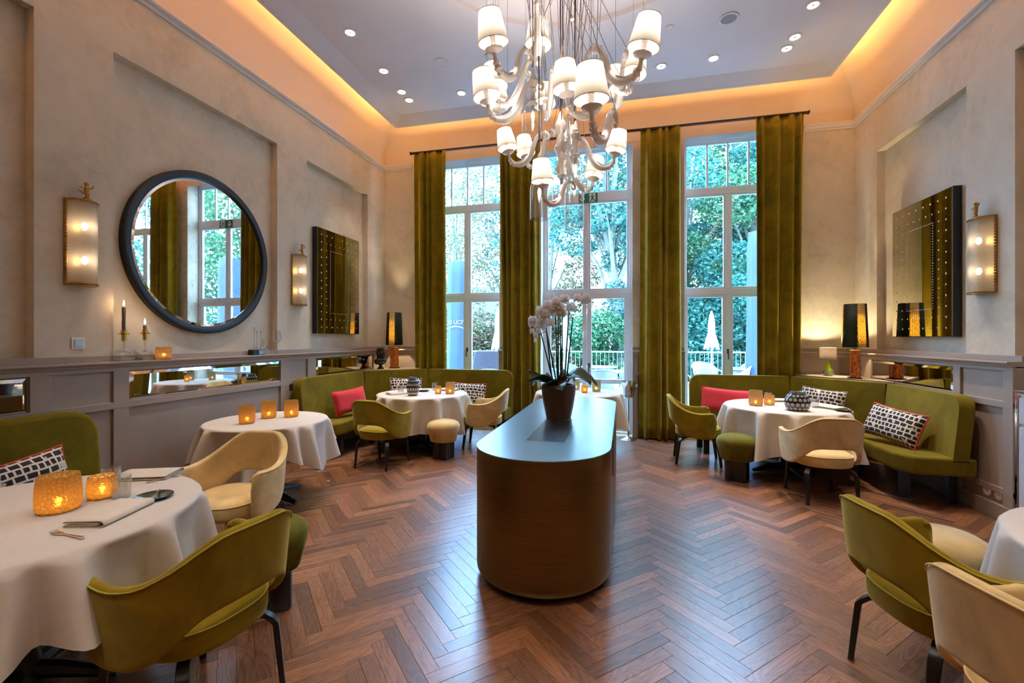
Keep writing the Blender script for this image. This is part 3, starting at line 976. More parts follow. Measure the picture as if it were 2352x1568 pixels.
# ------------------------------------------------------------------ curtains and their track
TRK = D - .165
tr = thing('curtain_track', 'dark bronze curtain track running above the windows', 'curtain track', (-.5, TRK, 4.585))
MB().box(-2.96, 2.96, -.02, .02, -.012, .012).build('rail', 'dark_metal', tr, smooth=False)
for sx in (-2.96, 2.96): MB().box(sx - .01, sx + .01, -.026, .026, -.018, .018).build('end_cap', 'dark_metal', tr, smooth=False)
for x in (-2.6, -1.1, 1.0, 2.6):
    MB().box(x - .015, x + .015, .02, .16, -.006, .006).build('bracket', 'dark_metal', tr, smooth=False)
def curtain(x0, x1, label, seed, folds=8, b0=None, b1=None):
    rng = random.Random(seed)
    b0 = x0 if b0 is None else b0; b1 = x1 if b1 is None else b1
    nu, H = folds * 24, 26
    ph = [rng.uniform(-.5, .5) for _ in range(folds + 2)]
    am = [rng.uniform(.6, 1.15) for _ in range(folds + 2)]
    P = []
    for i in range(nu + 1):
        s = i / nu
        k = s * folds
        kw = k + .22 * sin(1.9 * k + seed) + .12 * sin(3.7 * k + 2 * seed)
        j = int(k)
        wig = am[j] * (1 - (k - j)) + am[j + 1] * (k - j)
        fine = sin(2 * pi * k * 2 + seed)
        row = []
        for h in range(H + 1):
            t = h / H                         # 0 top .. 1 bottom
            z = 4.572 - t * 4.55
            wx0 = x0 + (b0 - x0) * t; wx1 = x1 + (b1 - x1) * t
            soft = min(1, t * 9)
            a = (.020 + .030 * soft) * wig * (1 + .25 * t)
            y = a * (sin(2 * pi * kw) + .28 * sin(4 * pi * kw + 1.2)) + .006 * fine * (1 - soft) + .010 * sin(2.3 * k + 5 * t + seed) * t
            x = wx0 + (wx1 - wx0) * s + .010 * sin(3.1 * t + k) * t
            if t > .965: y -= (t - .965) * .9 * (.6 + .4 * sin(2 * pi * k * .5 + seed)); 
            if t > .02 and t < .045: y *= .75
            row.append((x, TRK - .005 + y, z))
        P.append(row)
    b = MB().grid(P)
    return b.build('curtain', 'curtain_velvet', None, angle=80, solid=.006, label=label, cat='curtain', group='olive velvet curtains')
curtain(-3.40, -2.83, 'long olive velvet curtain standing behind the banquette with the burl lamp and bust', 3, 4, -3.38, -2.80)
curtain(-1.90, -1.29, 'long olive velvet curtain between the blue covered parasol window and the door', 5, 5, -1.84, -1.27)
curtain(.25, .80, 'long olive velvet curtain reaching the floor beside the free-standing ice bucket', 8, 4, .22, .82)
curtain(1.80, 2.40, 'long olive velvet curtain beside the small marbled lamp', 12, 4, 1.80, 2.37)

# ------------------------------------------------------------------ ceiling fittings
DLS = [(-3.03, 4.63), (-3.04, 5.40), (-3.05, 5.92), (-3.05, 6.15), (-2.24, 6.15), (-1.62, 6.15), (.47, 6.15), (1.09, 6.13), (1.91, 6.13), (1.93, 5.92), (1.93, 5.395),
       (1.95, 4.0), (1.95, 3.2), (1.95, 1.5), (-3.03, 3.4), (-3.03, 2.6), (-3.03, 1.4), (-3.0, .2), (1.95, 0.1), (-1.6, .2), (.6, .2), (-.5, 1.4), (-.5, -1.4)]  # this row is added out of view, as fill light for the room
AIMS = {0: (-2.9, 3.9, 0), 1: (-2.6, 5.2, 0), 2: (-3.2, 5.2, .5), 3: (-3.95, 6.2, 1.6), 4: (-2.5, 5.8, 0), 5: (-1.9, 6.1, 0), 6: (.6, 6.2, 0), 7: (.9, 5.8, 0), 8: (1.8, 5.7, 0), 9: (2.2, 5.2, 0), 10: (1.8, 4.9, 0),
        11: (2.4, 4.3, 0), 12: (1.5, 3.0, 0), 13: (1.7, 1.9, 0), 14: (-3.1, 3.5, 0), 15: (-2.5, 2.4, 0), 16: (-2.3, 1.3, 0), 17: (-2.4, .8, 0)}
DLAB = ['recessed spotlight highest above the round mirror', 'recessed spotlight second along the round mirror side, level with a ceiling speaker', 'recessed spotlight paired in the corner over the bust, the one closer to the room', 'recessed spotlight paired in the corner over the bust, the one closer to the windows',
        'recessed spotlight before the window wall, first from the corner pair over the bust', 'recessed spotlight before the window wall, behind the chandelier shades', 'recessed spotlight before the window wall, just past the chandelier', 'recessed spotlight before the window wall, next to the corner pair over the burl lamp',
        'recessed spotlight paired in the corner over the burl lamp, the one closer to the windows', 'recessed spotlight paired in the corner over the burl lamp, the one closer to the room', 'recessed spotlight at the top edge of view above the studded mirror']
DL0 = None
for i, (x, y) in enumerate(DLS):
    lab = DLAB[i] if i < len(DLAB) else 'recessed ceiling spotlight over the room behind the nearest chairs'
    if DL0 is None:
        DL0 = T = thing('ceiling_spotlight', lab, 'spotlight', (x, y, 4.985), 0, 'recessed ceiling spotlights')
        MB().lathe([(.052, .002), (.075, .002), (.078, -.004), (.075, -.008), (.055, -.008), (.05, -.002)], 28).build('trim_ring', 'white_plastic', T)
        MB().lathe([(.001, -.0035), (.052, -.0035)][::-1], 24).build('lens', 'downlight_on', T)
        MB().lathe([(.001, -.009), (.012, -.008), (.014, -.004)], 12).build('lamp_cap', 'chrome', T)
    else:
        T = dup(DL0, (x, y, 4.985), None, lab)
    aim = AIMS.get(i, (x, y, 0))
    lamp('spot_beam', 'SPOT', (x, y, 4.965), P_DOWN * (1.9 if i in (0, 1, 4, 7, 8, 9, 10, 14) else .5 if i in (15, 16, 17) else 1), WARMW, None, .05, 46 if i in AIMS else 70, .55, aim)
for i, (x, y, r, nm, lab, ct) in enumerate(((-2.24, 5.40, .085, 'ceiling_speaker', 'round white ceiling speaker over the burl lamp side', 'speaker'), (1.115, 5.40, .10, 'ceiling_speaker', 'round grey-grilled ceiling speaker between two spotlights', 'speaker'),
                               (-1.62, 5.41, .045, 'smoke_detector', 'small round detector on the ceiling behind the chandelier shades', 'detector'), (.5, 5.40, .045, 'smoke_detector', 'small round detector on the ceiling beside the cable chandelier', 'detector'))):
    T = thing(nm, lab, ct, (x, y, 4.985))
    MB().lathe([(r * .8, 0), (r, 0), (r * 1.03, -.006), (r, -.012), (r * .82, -.012)], 32).build('rim', 'white_plastic', T)
    MB().lathe([(r * .82, -.01), (r * .3, -.008 if i < 2 else -.022), (0.001, -.008 if i < 2 else -.024)], 28).build('grille' if i < 2 else 'sensor_cap', ('white_plastic', 'grille', 'white_plastic', 'white_plastic')[i], T)

T = thing('ceiling_spotlight', 'small spotlight burning on the rim of the round ceiling recess among the cables', 'spotlight', (-.545, 5.03, 5.026))
MB().lathe([(.001, 0), (.022, 0), (.026, -.03), (.022, -.034), (.001, -.03)], 20).build('housing', 'white_plastic', T)
MB().ball((0, 0, -.036), .018, 12, (1, 1, .5)).build('lens', 'downlight_on', T)
# ------------------------------------------------------------------ upholstered armchair
def half(prof, n):
    return spline(prof, n)
CH = [  # x, y, z top, z bottom, lean of the top
    (0.000, -.262, .806, .515, -.03), (0.065, -.261, .806, .515, -.03), (0.122, -.254, .800, .512, -.03), (0.178, -.232, .768, .49, -.028),
    (0.232, -.187, .712, .42, -.02), (0.272, -.105, .655, .350, -.008), (0.290, .000, .630, .325, 0.0), (0.292, .095, .634, .325, .006), (0.286, .160, .644, .330, .01), (0.279, .190, .640, .336, .01), (0.268, .214, .628, .345, .01)]
def chair(name, label, mat, pip, loc, rz, group):
    T = thing(name, label, 'chair', loc, rz, group)
    h = spline(CH, 26)
    full = [(-p[0], *p[1:]) for p in h[::-1]] + [tuple(p) for p in h[1:]]
    nv = 9
    P = []
    for x, y, zt, zb, ln in full:
        row = []
        nx, ny = x, y + .02
        x *= .95
        L = sqrt(nx * nx + ny * ny) or 1
        for j in range(nv):
            t = j / (nv - 1)
            z = zb + (zt - zb) * t
            hz = (z - .36) / .43
            k = .022 * (hz ** .8 if hz > 0 else 0)          # flares outward with height
            yy = y + ln * hz
            tip = max(0, (y - .10) / .105)
            yy -= tip * tip * ((1 - t) * .05 + max(0, (t - .45) / .55) ** 2 * .06)
            z -= (tip * tip * .02 if t > .9 else 0)
            row.append((x + nx / L * k * 1.1, yy + (ny / L * k if y < .0 else 0), z))
        P.append(row)
    sh = MB().grid(P)
    sh.build('backrest', mat, T, angle=180, solid=.042, sub=2)
    # welt along the outer top edge
    ex = []
    for i in range(2, len(full) - 2):
        x, y, z = P[i][-1]
        L = sqrt(x * x + y * y) or 1
        ex.append((x + x / L * .021, y + y / L * .021, z - .012))
    MB().tube(ex, .0035, 6).build('welt', pip, T)
    # seat cushion
    def ringxy(s, n=40):
        out = []
        for i in range(n):
            a = 2 * pi * i / n
            c, q = cos(a), sin(a)
            e = 2 / 2.7
            X = .248 * math.copysign(abs(c) ** e, c); Y = .255 * math.copysign(abs(q) ** e, q)
            out.append((X * s, Y * s + .02))
        return out
    prof = [(.0, .332), (.7, .330), (.93, .332), (.985, .342), (1.0, .362), (1.0, .405), (.985, .428), (.93, .442), (.8, .452), (.5, .46), (.0, .462)]
    S_ = MB()
    S_.grid([[(x * .96, y, z) for x, y in ringxy(max(s, .001))] for s, z in prof], cv=True)
    S_.build('seat', mat, T, angle=75)
    MB().tube([(x * .96, y, .428) for x, y in ringxy(.995)], .0035, 6, closed=True).build('welt', pip, T)
    # bent legs
    for sx in (-1, 1):
        for sy in (-1, 1):
            pts = [(.05, .05, .318), (.13, .13, .318), (.172, .178, .312), (.190, .203, .288), (.198, .215, .27), (.202, .230, .14), (.206, .246, .0)]
            b = MB()
            w = [.021, .021, .021, .022, .022, .018, .013]
            path = [Vector((sx * a, sy * c + .01, z)) for a, c, z in pts]
            rings = []
            side = Vector((-sy, sx, 0)).normalized() * (1 if sx * sy > 0 else -1)
            for i, p in enumerate(path):
                d = (path[min(i + 1, 6)] - path[max(i - 1, 0)]).normalized()
                nn = side.cross(d).normalized()
                ww = w[i]; th = [.010, .010, .010, .011, .012, .012, .011][i]
                rings.append([tuple(p + side * a * ww + nn * c * th) for a, c in ((-1, -1), (1, -1), (1, 1), (-1, 1))])
            b.grid(rings, cv=True)
            b.add(rings[0] + rings[-1], [(3, 2, 1, 0), (4, 5, 6, 7)])
            o = b.build('leg', 'black_wood', T, angle=50, bevel=.003)
    return T
GC = 'olive velvet armchairs'; CC = 'cream velvet armchairs'
g0 = chair('armchair', 'olive velvet armchair at the table with the orange and white napkins, its back to the room', 'green_velvet', 'piping_green', (-1.692, 1.512, 0), radians(83.4), GC)
g0['label'] = 'olive velvet armchair closest to the largest amber candle glass, seen from behind'
dup(g0, (-2.785, 4.91, 0), radians(-4), 'olive velvet armchair in front of the banquette with bust, next to the cream stool')
dup(g0, (.855, 5.93, 0), radians(-93), 'olive velvet armchair beside the long curtain, facing the table with the round black lantern')
dup(g0, (1.306, 2.30, 0), radians(-78), 'olive velvet armchair half hidden by a cream armchair, under the wall sockets')
c0 = chair('armchair', 'cream velvet armchair facing the table with napkins, in front of the three amber glasses', 'cream_velvet', 'piping_cream', (-2.60, 2.59, 0), radians(188), CC)
dup(c0, (-1.86, 6.04, 0), radians(96), 'cream velvet armchair next to the steel console, before the patterned cushion')
dup(c0, (1.80, 4.86, 0), radians(3), 'cream velvet armchair seen from behind at the table with the round lantern')
dup(c0, (1.297, 1.665, 0), radians(-75), 'cream velvet armchair cut off by the picture edge, overlapping an olive armchair')

# ------------------------------------------------------------------ stools: gathered cushion on a lobed black drum
def stool(label, mat, loc, group, rz=0.0):
    T = thing('stool', label, 'stool', loc, rz, group)
    n = 96
    prof = []
    P = []
    for i in range(n):
        a = 2 * pi * i / n
        lob = .115 + .022 * cos(4 * a)
        P.append([(lob * k * cos(a), lob * k * sin(a), z) for k, z in ((0.01, 0), (.96, 0), (1, .006), (1, .24), (.6, .25))])
    MB().grid(P, cu=True).build('base', 'black', T, angle=40)
    P = []
    for i in range(n * 2):
        a = 2 * pi * i / (n * 2)
        row = []
        pl = (abs(sin(a * 27 + 1.2 * sin(a * 5))) - .5) + .5 * sin(a * 61)
        for r, z, f in ((.112, .245, .2), (.148, .218, .7), (.156, .225, 1), (.165, .26, .9), (.180, .31, .55), (.194, .35, .2), (.202, .385, .04), (.200, .415, 0), (.186, .442, 0), (.155, .463, 0), (.105, .477, 0), (.05, .483, 0), (.002, .484, 0)):
            rr = r + .0075 * f * pl
            row.append((rr * cos(a), rr * sin(a), z - (.006 * f * pl if z < .23 else 0)))
        P.append(row)
    MB().grid(P, cu=True).build('cushion', mat, T, angle=180)
    return T
s0 = stool('moss green stool behind the nearest olive armchair, by the herringbone floor', 'dark_green_velvet', (-1.93, 2.17, 0), 'gathered velvet stools')
dup(s0, (1.17, 5.28, 0), .4, 'moss green stool between an olive and a cream armchair')
s1 = stool('cream stool in front of the table with the oval black lantern', 'cream_velvet', (-2.19, 5.36, 0), 'gathered velvet stools', .5)
dup(s1, (1.64, 2.90, 0), .2, 'cream stool partly hidden by the olive armchair below the sockets')

# ------------------------------------------------------------------ tables with cloths
TH = .74
def table(cx, cy, R, label, foot_rz=.5):
    T = thing('round_table', label, 'table', (cx, cy, 0), foot_rz)
    MB().lathe([(0, TH - .035), (R - .03, TH - .035), (R - .022, TH - .03), (R - .022, TH - .012), (R - .03, TH - .006), (0, TH - .006)], 48).build('tabletop', 'black_wood', T)
    MB().lathe([(.001, .03), (.075, .03), (.06, .08), (.05, .14), (.046, .6), (.09, .68), (.16, TH - .036), (.001, TH - .036)], 20).build('column', 'black_wood', T)
    for k in range(4):
        a = k * pi / 2
        pts = [(.03 * cos(a), .03 * sin(a), .07), (.14 * cos(a), .14 * sin(a), .062), (.27 * cos(a), .27 * sin(a), .036), (.36 * cos(a), .36 * sin(a), .019)]
        MB().tube(pts, [.04, .036, .026, .018], 8).build('foot', 'black_wood', T)
    return T
def cloth(cx, cy, R, label, seed, hem=.25, folds=9, amp=.2, rot=0.0, var=.03, vph=0.0):
    rng = random.Random(seed)
    n = 216
    ph = [rng.uniform(0, 2 * pi) for _ in range(6)]
    fa = sorted(rot + 2 * pi * (k + rng.uniform(-.32, .32)) / folds for k in range(folds))
    fw = [rng.uniform(.8, 1.35) for _ in range(folds)]
    fs = [rng.uniform(.075, .13) for _ in range(folds)]
    def fold(a):
        s = 0
        for c, w, sg in zip(fa, fw, fs):
            d = (a - c + pi) % (2 * pi) - pi
            s += w * math.exp(-(d / sg) ** 2)
        return s
    nd = 22
    P = []
    for i in range(n):
        a = 2 * pi * i / n
        f = fold(a) - .5
        drop = (TH - hem) - var * cos(4 * (a - vph)) + .010 * cos(7 * a + ph[1])
        row = [(.001, TH), (R * .35, TH), (R * .7, TH), (R * .9, TH), (R - .02, TH - .0005), (R - .006, TH - .004), (R + .003, TH - .014)]
        for j in range(1, nd + 1):
            t = j / nd
            k = (t ** .75) if t < 1 else 1
            r = R + .008 + .03 * t + amp * f * (k ** .62) * (.6 + .4 * t) + .006 * sin(11 * a + ph[2] + 3 * t) * t
            r = max(r, R - .03 + .02 * t)
            row.append((r, TH - .014 - (drop - .014) * t))
        tw = .05 * sin(3 * a + ph[3])
        P.append([(cx + r * cos(a + tw * max(0, TH - z)), cy + r * sin(a + tw * max(0, TH - z)), z) for r, z in row])
    b = MB().grid(P, cu=True)
    return b.build('tablecloth', 'linen', None, angle=180, label=label, cat='tablecloth', group='white tablecloths')
TB = {'near': (-2.51, 1.42, .63), 'mid': (-3.22, 3.60, .52), 'far': (-2.70, 5.85, .615), 'right': (1.76, 5.72, .62), 'back': (-.62, 6.50, .60), 'corner': (2.05, 2.03, .61)}
LB = {'near': 'carrying two napkins and the biggest amber glass', 'mid': 'carrying three equal amber glasses along the grey panelling', 'far': 'carrying the oval black lantern in front of the bust',
      'right': 'carrying the round black lantern near the burl lamp', 'back': 'behind the orchid, in front of the terrace door', 'corner': 'at the picture edge by the white cabinet'}
for i, (k, (x, y, r)) in enumerate(TB.items()):
    table(x, y, r, 'round table under a white cloth, ' + LB[k], .4 + i)
    cloth(x, y, r, 'white tablecloth, ' + LB[k], 40 + i * 7, {'near': .37, 'mid': .36}.get(k, .27), (12, 10, 12, 11, 11, 11)[i], .19, (.3, 0, .2, .5, .1, 1.0)[i], *{'near': (.07, radians(-25)), 'mid': (.10, radians(-35))}.get(k, (.03, i)))

# ------------------------------------------------------------------ banquettes
def slab_back(T, P0, P1, thick, zt, out, r0=0.0, r1=0.0, z0=.41):
    """an upholstered back panel standing between two points on the floor plan"""
    a, b = Vector((*P0, 0)), Vector((*P1, 0))
    d = (b - a); L = d.length; d.normalize()
    nrm = Vector((*out, 0)).normalized()
    poly = rounded([(0, z0), (L, z0), (L, zt), (0, zt)], [0, 0, r1, r0], 6)
    m = MB()
    n = len(poly)
    def q(s, z, k):
        lean = (z - .40) * .10
        return tuple(a + d * s + nrm * (k * thick + lean - .03) + Vector((0, 0, z)))
    vs = [q(s, z, 0) for s, z in poly] + [q(s, z, 1) for s, z in poly]
    m.add(vs, [tuple(range(n)), tuple(range(2 * n - 1, n - 1, -1))] + [((i + 1) % n, i, n + i, n + (i + 1) % n) for i in range(n)])
    return m.build('backrest', 'bench_velvet', T, angle=60, bevel=.035, bseg=4)
def banquette(label, line, inner, outs, ends, zt, legs, outer):
    T = thing('banquette', label, 'banquette', (0, 0, 0))
    for k in range(len(line) - 1):
        slab_back(T, line[k], line[k + 1], .12, zt, outs[k], ends[0] if k == 0 else .004, ends[1] if k == len(line) - 2 else .004)
    poly = list(inner) + [tuple(p) for p in outer]
    area = sum(poly[i - 1][0] * poly[i][1] - poly[i][0] * poly[i - 1][1] for i in range(len(poly)))
    if area < 0: poly = poly[::-1]
    MB().prism(poly, .285, .445).build('seat', 'bench_velvet', T, angle=60, bevel=.025, bseg=4)
    for x, y in legs:
        MB().prism([(x - .035, y - .035), (x + .035, y - .035), (x + .035, y + .035), (x - .035, y + .035)], 0, .29).build('leg', 'black_wood', T, smooth=False, bevel=.004)
    return T
banquette('olive velvet corner banquette below the burl lamp and small marbled lamp',
          [(2.83, 4.80), (2.83, 5.95), (2.14, 6.76), (.90, 6.76)], [(.93, 6.28), (1.9, 6.28), (2.42, 5.70), (2.42, 4.98), (2.52, 4.80)][::1],
          [(1, 0), (.79, .61), (0, 1)], (.15, .15), .99, [(2.58, 5.08), (2.90, 5.0), (1.02, 6.74), (1.05, 6.40), (2.5, 5.75)], [(2.985, 4.80), (2.985, 6.02), (2.25, 6.90), (.90, 6.90)][::1])
banquette('olive velvet corner banquette below the black bust',
          [(-.90, 0)] and [(-1.66, 6.80), (-3.04, 6.80), (-3.80, 6.2), (-3.80, 4.80)], [(-3.55, 4.80), (-3.43, 5.0), (-3.43, 5.95), (-2.85, 6.43), (-1.68, 6.43)],
          [(0, 1), (-.69, .72), (-1, 0)], (.15, .15), 1.0, [(-3.58, 5.24), (-3.86, 4.95), (-1.78, 6.84), (-1.78, 6.53), (-3.5, 5.9)], [(-1.66, 6.94), (-3.10, 6.94), (-3.93, 6.20), (-3.93, 4.80)])
banquette('olive velvet banquette at the picture edge below a facet-edged mirror strip',
          [(-3.80, 2.60), (-3.80, .5)], [(-3.37, .5), (-3.37, 2.60)], [(-1, 0)], (.2, .05), .975, [(-3.5, 2.4), (-3.85, 2.4), (-3.5, .7), (-3.85, .7)], [(-3.93, 2.60), (-3.93, .5)])

# ------------------------------------------------------------------ cushions
def cushion(name, label, loc, w, h, t, rz, tilt, roll, front, back, pip, group):
    T = thing(name, label, 'cushion', loc)
    T.rotation_euler = (tilt, roll, rz)
    nu, nv = 22, 14
    def face(sg):
        P = []
        for i in range(nu + 1):
            row = []
            for j in range(nv + 1):
                u, v = 2 * i / nu - 1, 2 * j / nv - 1
                ku = 1 - .055 * (1 - v * v) * 0 - .05 * (1 - abs(v) ** 2) * (abs(u) ** 6)
                kv = 1 - .10 * (1 - abs(u) ** 2) * (abs(v) ** 4)
                d = ((1 - u ** 4) * (1 - v ** 4)) ** .55
                row.append((u * w / 2 * ku, sg * t / 2 * d * (1 + .08 * sin(3 * u + 2 * v)), v * h / 2 * kv))
            P.append(row)
        return P
    m = MB().grid(face(-1), su=w, sv=h); m.build('front_cover', front, T, angle=180)
    m = MB().grid(face(1)[::-1], su=w, sv=h); m.build('back_cover', back, T, angle=180)
    F = face(0)
    edge = [F[i][0] for i in range(nu)] + [F[nu][j] for j in range(nv)] + [F[i][nv] for i in range(nu, 0, -1)] + [F[0][j] for j in range(nv, 0, -1)]
    MB().tube(edge, .006, 6, closed=True).build('piping', pip, T)
    return T
CG = 'banquette cushions'
cushion('cushion', 'red cushion propped on the banquette below the far mirror strip', (-3.60, 5.50, .65), .52, .32, .15, radians(72), radians(-14), radians(-4), 'red_fabric', 'bw_fabric', 'red_piping', CG)
cushion('cushion', 'black and white block-print cushion behind the oval lantern', (-3.23, 6.42, .72), .5, .34, .14, radians(44), radians(-14), radians(3), 'bw_fabric', 'bw_fabric', 'bw_fabric', CG)
cushion('cushion', 'black and white block-print cushion with red edge behind the cream armchair and candle glasses', (-2.30, 6.60, .65), .56, .34, .15, radians(4), radians(-16), radians(2), 'bw_fabric', 'red_fabric', 'red_piping', CG)
cushion('cushion', 'red cushion at the window end of the banquette', (1.34, 6.56, .665), .66, .33, .16, radians(-4), radians(-16), radians(4), 'red_fabric', 'bw_fabric', 'red_piping', CG)
cushion('cushion', 'black and white block-print cushion in the banquette corner under the two lamps', (2.36, 6.35, .70), .52, .36, .14, radians(-50), radians(-14), radians(3), 'bw_fabric', 'bw_fabric', 'bw_fabric', CG)
cushion('cushion', 'black and white block-print cushion with red back near the banquette end', (2.62, 5.34, .635), .56, .34, .16, radians(-68), radians(-22), radians(6), 'bw_fabric', 'red_fabric', 'red_piping', CG)
cushion('cushion', 'black and white block-print cushion with red edge behind the biggest amber glass', (-3.62, 1.98, .57), .66, .36, .15, radians(96), radians(-14), radians(-6), 'bw_fabric', 'bw_fabric', 'red_piping', CG)

# ------------------------------------------------------------------ the long metal console
def console():
    cx, r, y0, y1, top = -.505, .43, 2.93, 4.95, .815
    T = thing('console', 'long bronze console with rounded ends and a steel top holding the orchid', 'console', (cx, (y0 + y1) / 2, 0))
    L = (y1 - y0) / 2
    def caps(rr, n=40):
        return [(rr * cos(pi * k / n), L + rr * sin(pi * k / n)) for k in range(n + 1)] + [(rr * cos(pi + pi * k / n), -L + rr * sin(pi + pi * k / n)) for k in range(n + 1)]
    MB().prism(caps(r - .06), 0, .045).build('plinth', 'black', T, angle=30)
    body = MB()
    rows = [(r - .06, .042), (r - .012, .045), (r - .002, .06), (r, .08), (r, top - .006)]
    pts = [[(x, y, z) for x, y in caps(rr)] for rr, z in rows]
    body.grid(pts, cv=True)
    body.build('body', 'bronze', T, angle=50)
    MB().prism(caps(r + .001), top - .006, top).build('worktop', 'zinc', T, angle=30)
    MB().box(-.13, .13, -1.0 + .06, -.14, top - .002, top + .0012).build('hatch', 'zinc_pot_reflected', T, smooth=False)
    MB().box(-.13, .13, -.10, .9, top - .002, top + .0012).build('hatch', 'zinc', T, smooth=False)
    MB().box(r - .001, r + .006, -.62, .55, .52, .775).build('side_panel', 'bronze', T, smooth=False, bevel=.002)
console()

# ------------------------------------------------------------------ white cabinet in the wall recess, at the edge of the view
def cabinet():
    T = thing('cabinet', 'white lacquered cabinet with chrome edges and clear top by the wall sockets', 'cabinet', (2.92, 3.55, 0))
    MB().box(-.14, .17, -.53, .53, .06, 1.09).build('carcass', 'white_lacquer', T, smooth=False, bevel=.004)
    for k in range(2):
        y0 = -.53 + k * .53
        d = MB().box(-.156, -.141, y0 + .03, y0 + .51, .1, .86).build('door', 'white_lacquer', T, smooth=False, bevel=.003)
        MB().box(-.17, -.156, y0 + .05, y0 + .065, .5, .7).build('handle', 'chrome', d, smooth=False)
        MB().box(-.156, -.141, y0 + .03, y0 + .51, .885, 1.07).build('drawer', 'white_lacquer', T, smooth=False, bevel=.003)
    for y in (-.535, .535): MB().box(-.156, -.136, y - .012, y + .012, 0, 1.1).build('edge_post', 'chrome', T, smooth=False, bevel=.002)
    MB().box(-.165, .17, -.55, .55, 1.095, 1.12).build('glass_top', 'acrylic', T, smooth=False, bevel=.002)
cabinet()
# ------------------------------------------------------------------ round mirror
def round_mirror():
    T = thing('round_mirror', 'large round mirror in a dark blue-black frame over the panelling', 'mirror', (XL - ND, 3.75, 2.345))
    R = .80
    P = []
    prof = [(R, .001), (R, .05), (R - .012, .056), (R - .058, .056), (R - .068, .048), (R - .07, .03)]
    b = MB()
    b.grid([[(x, r * cos(2 * pi * i / 96), r * sin(2 * pi * i / 96)) for r, x in prof] for i in range(96)], cu=True)
    b.build('frame', plain('blue_black_frame', S(18, 18, 26), 0.36), T)
    b = MB()
    b.grid([[(x, r * cos(2 * pi * i / 96), r * sin(2 * pi * i / 96)) for r, x in ((R - .07, .034), (R - .095, .040))] for i in range(96)], cu=True)
    b.build('bevel_edge', 'mirror_clear', T)
    n = 96
    MB().add([(.040, (R - .095) * cos(2 * pi * i / n), (R - .095) * sin(2 * pi * i / n)) for i in range(n)] + [(.01, (R - .095) * cos(2 * pi * i / n), (R - .095) * sin(2 * pi * i / n)) for i in range(n)],
             [tuple(range(n)), tuple(range(2 * n - 1, n - 1, -1))] + [(i, n + i, n + (i + 1) % n, (i + 1) % n) for i in range(n)]).build('mirror_plate', 'mirror', T, smooth=False)
round_mirror()

# ------------------------------------------------------------------ studded mirror panels
def studded(side, yc, zc, w, h, label):
    sx = 1 if side == 'left' else -1
    X = XL - ND if side == 'left' else XR + ND
    T = thing('studded_mirror', label, 'mirror', (X, yc, zc))
    f = lambda b: b if sx > 0 else b.xf(Matrix.Scale(-1, 4, (1, 0, 0)))
    f(MB().box(.005, .075, -w / 2, w / 2, -h / 2, h / 2)).build('back_board', 'black', T, smooth=False, bevel=.004)
    f(MB().box(.075, .081, -w / 2 + .008, w / 2 - .008, -h / 2 + .008, h / 2 - .008)).build('mirror_plate', 'mirror_dark', T, smooth=False)
    b = MB()
    def dot(y, z, r=.008):
        b.ball((.083, y, z), r, 8, (.5, .8, 1.3))
    for inset, nx, nz, r in ((.09, 8, 12, .008), (.20, 7, 11, .007)):
        y0, y1, z0, z1 = -w / 2 + inset, w / 2 - inset, -h / 2 + inset, h / 2 - inset
        for k in range(nx): 
            y = y0 + (y1 - y0) * k / (nx - 1); dot(y, z0, r); dot(y, z1, r)
        for k in range(1, nz): 
            z = z0 + (z1 - z0) * k / nz; dot(y0, z, r); dot(y1, z, r)
    inset = .29
    y0, y1, z0, z1 = -w / 2 + inset, w / 2 - inset, -h / 2 + inset, h / 2 - inset
    for k in range(17): dot(y0 + (y1 - y0) * k / 16, z0, .004); dot(y0 + (y1 - y0) * k / 16, z1, .004)
    for k in range(1, 32): dot(y0, z0 + (z1 - z0) * k / 32, .004); dot(y1, z0 + (z1 - z0) * k / 32, .004)
    f(b).build('studs', 'chrome', T, kind='stuff')
studded('left', 5.92, 2.29, 1.02, 1.46, 'tall smoked mirror panel with rows of studs above the bust banquette')
studded('right', 5.80, 2.24, 1.02, 1.46, 'tall smoked mirror panel with rows of studs beside the burl lamp')

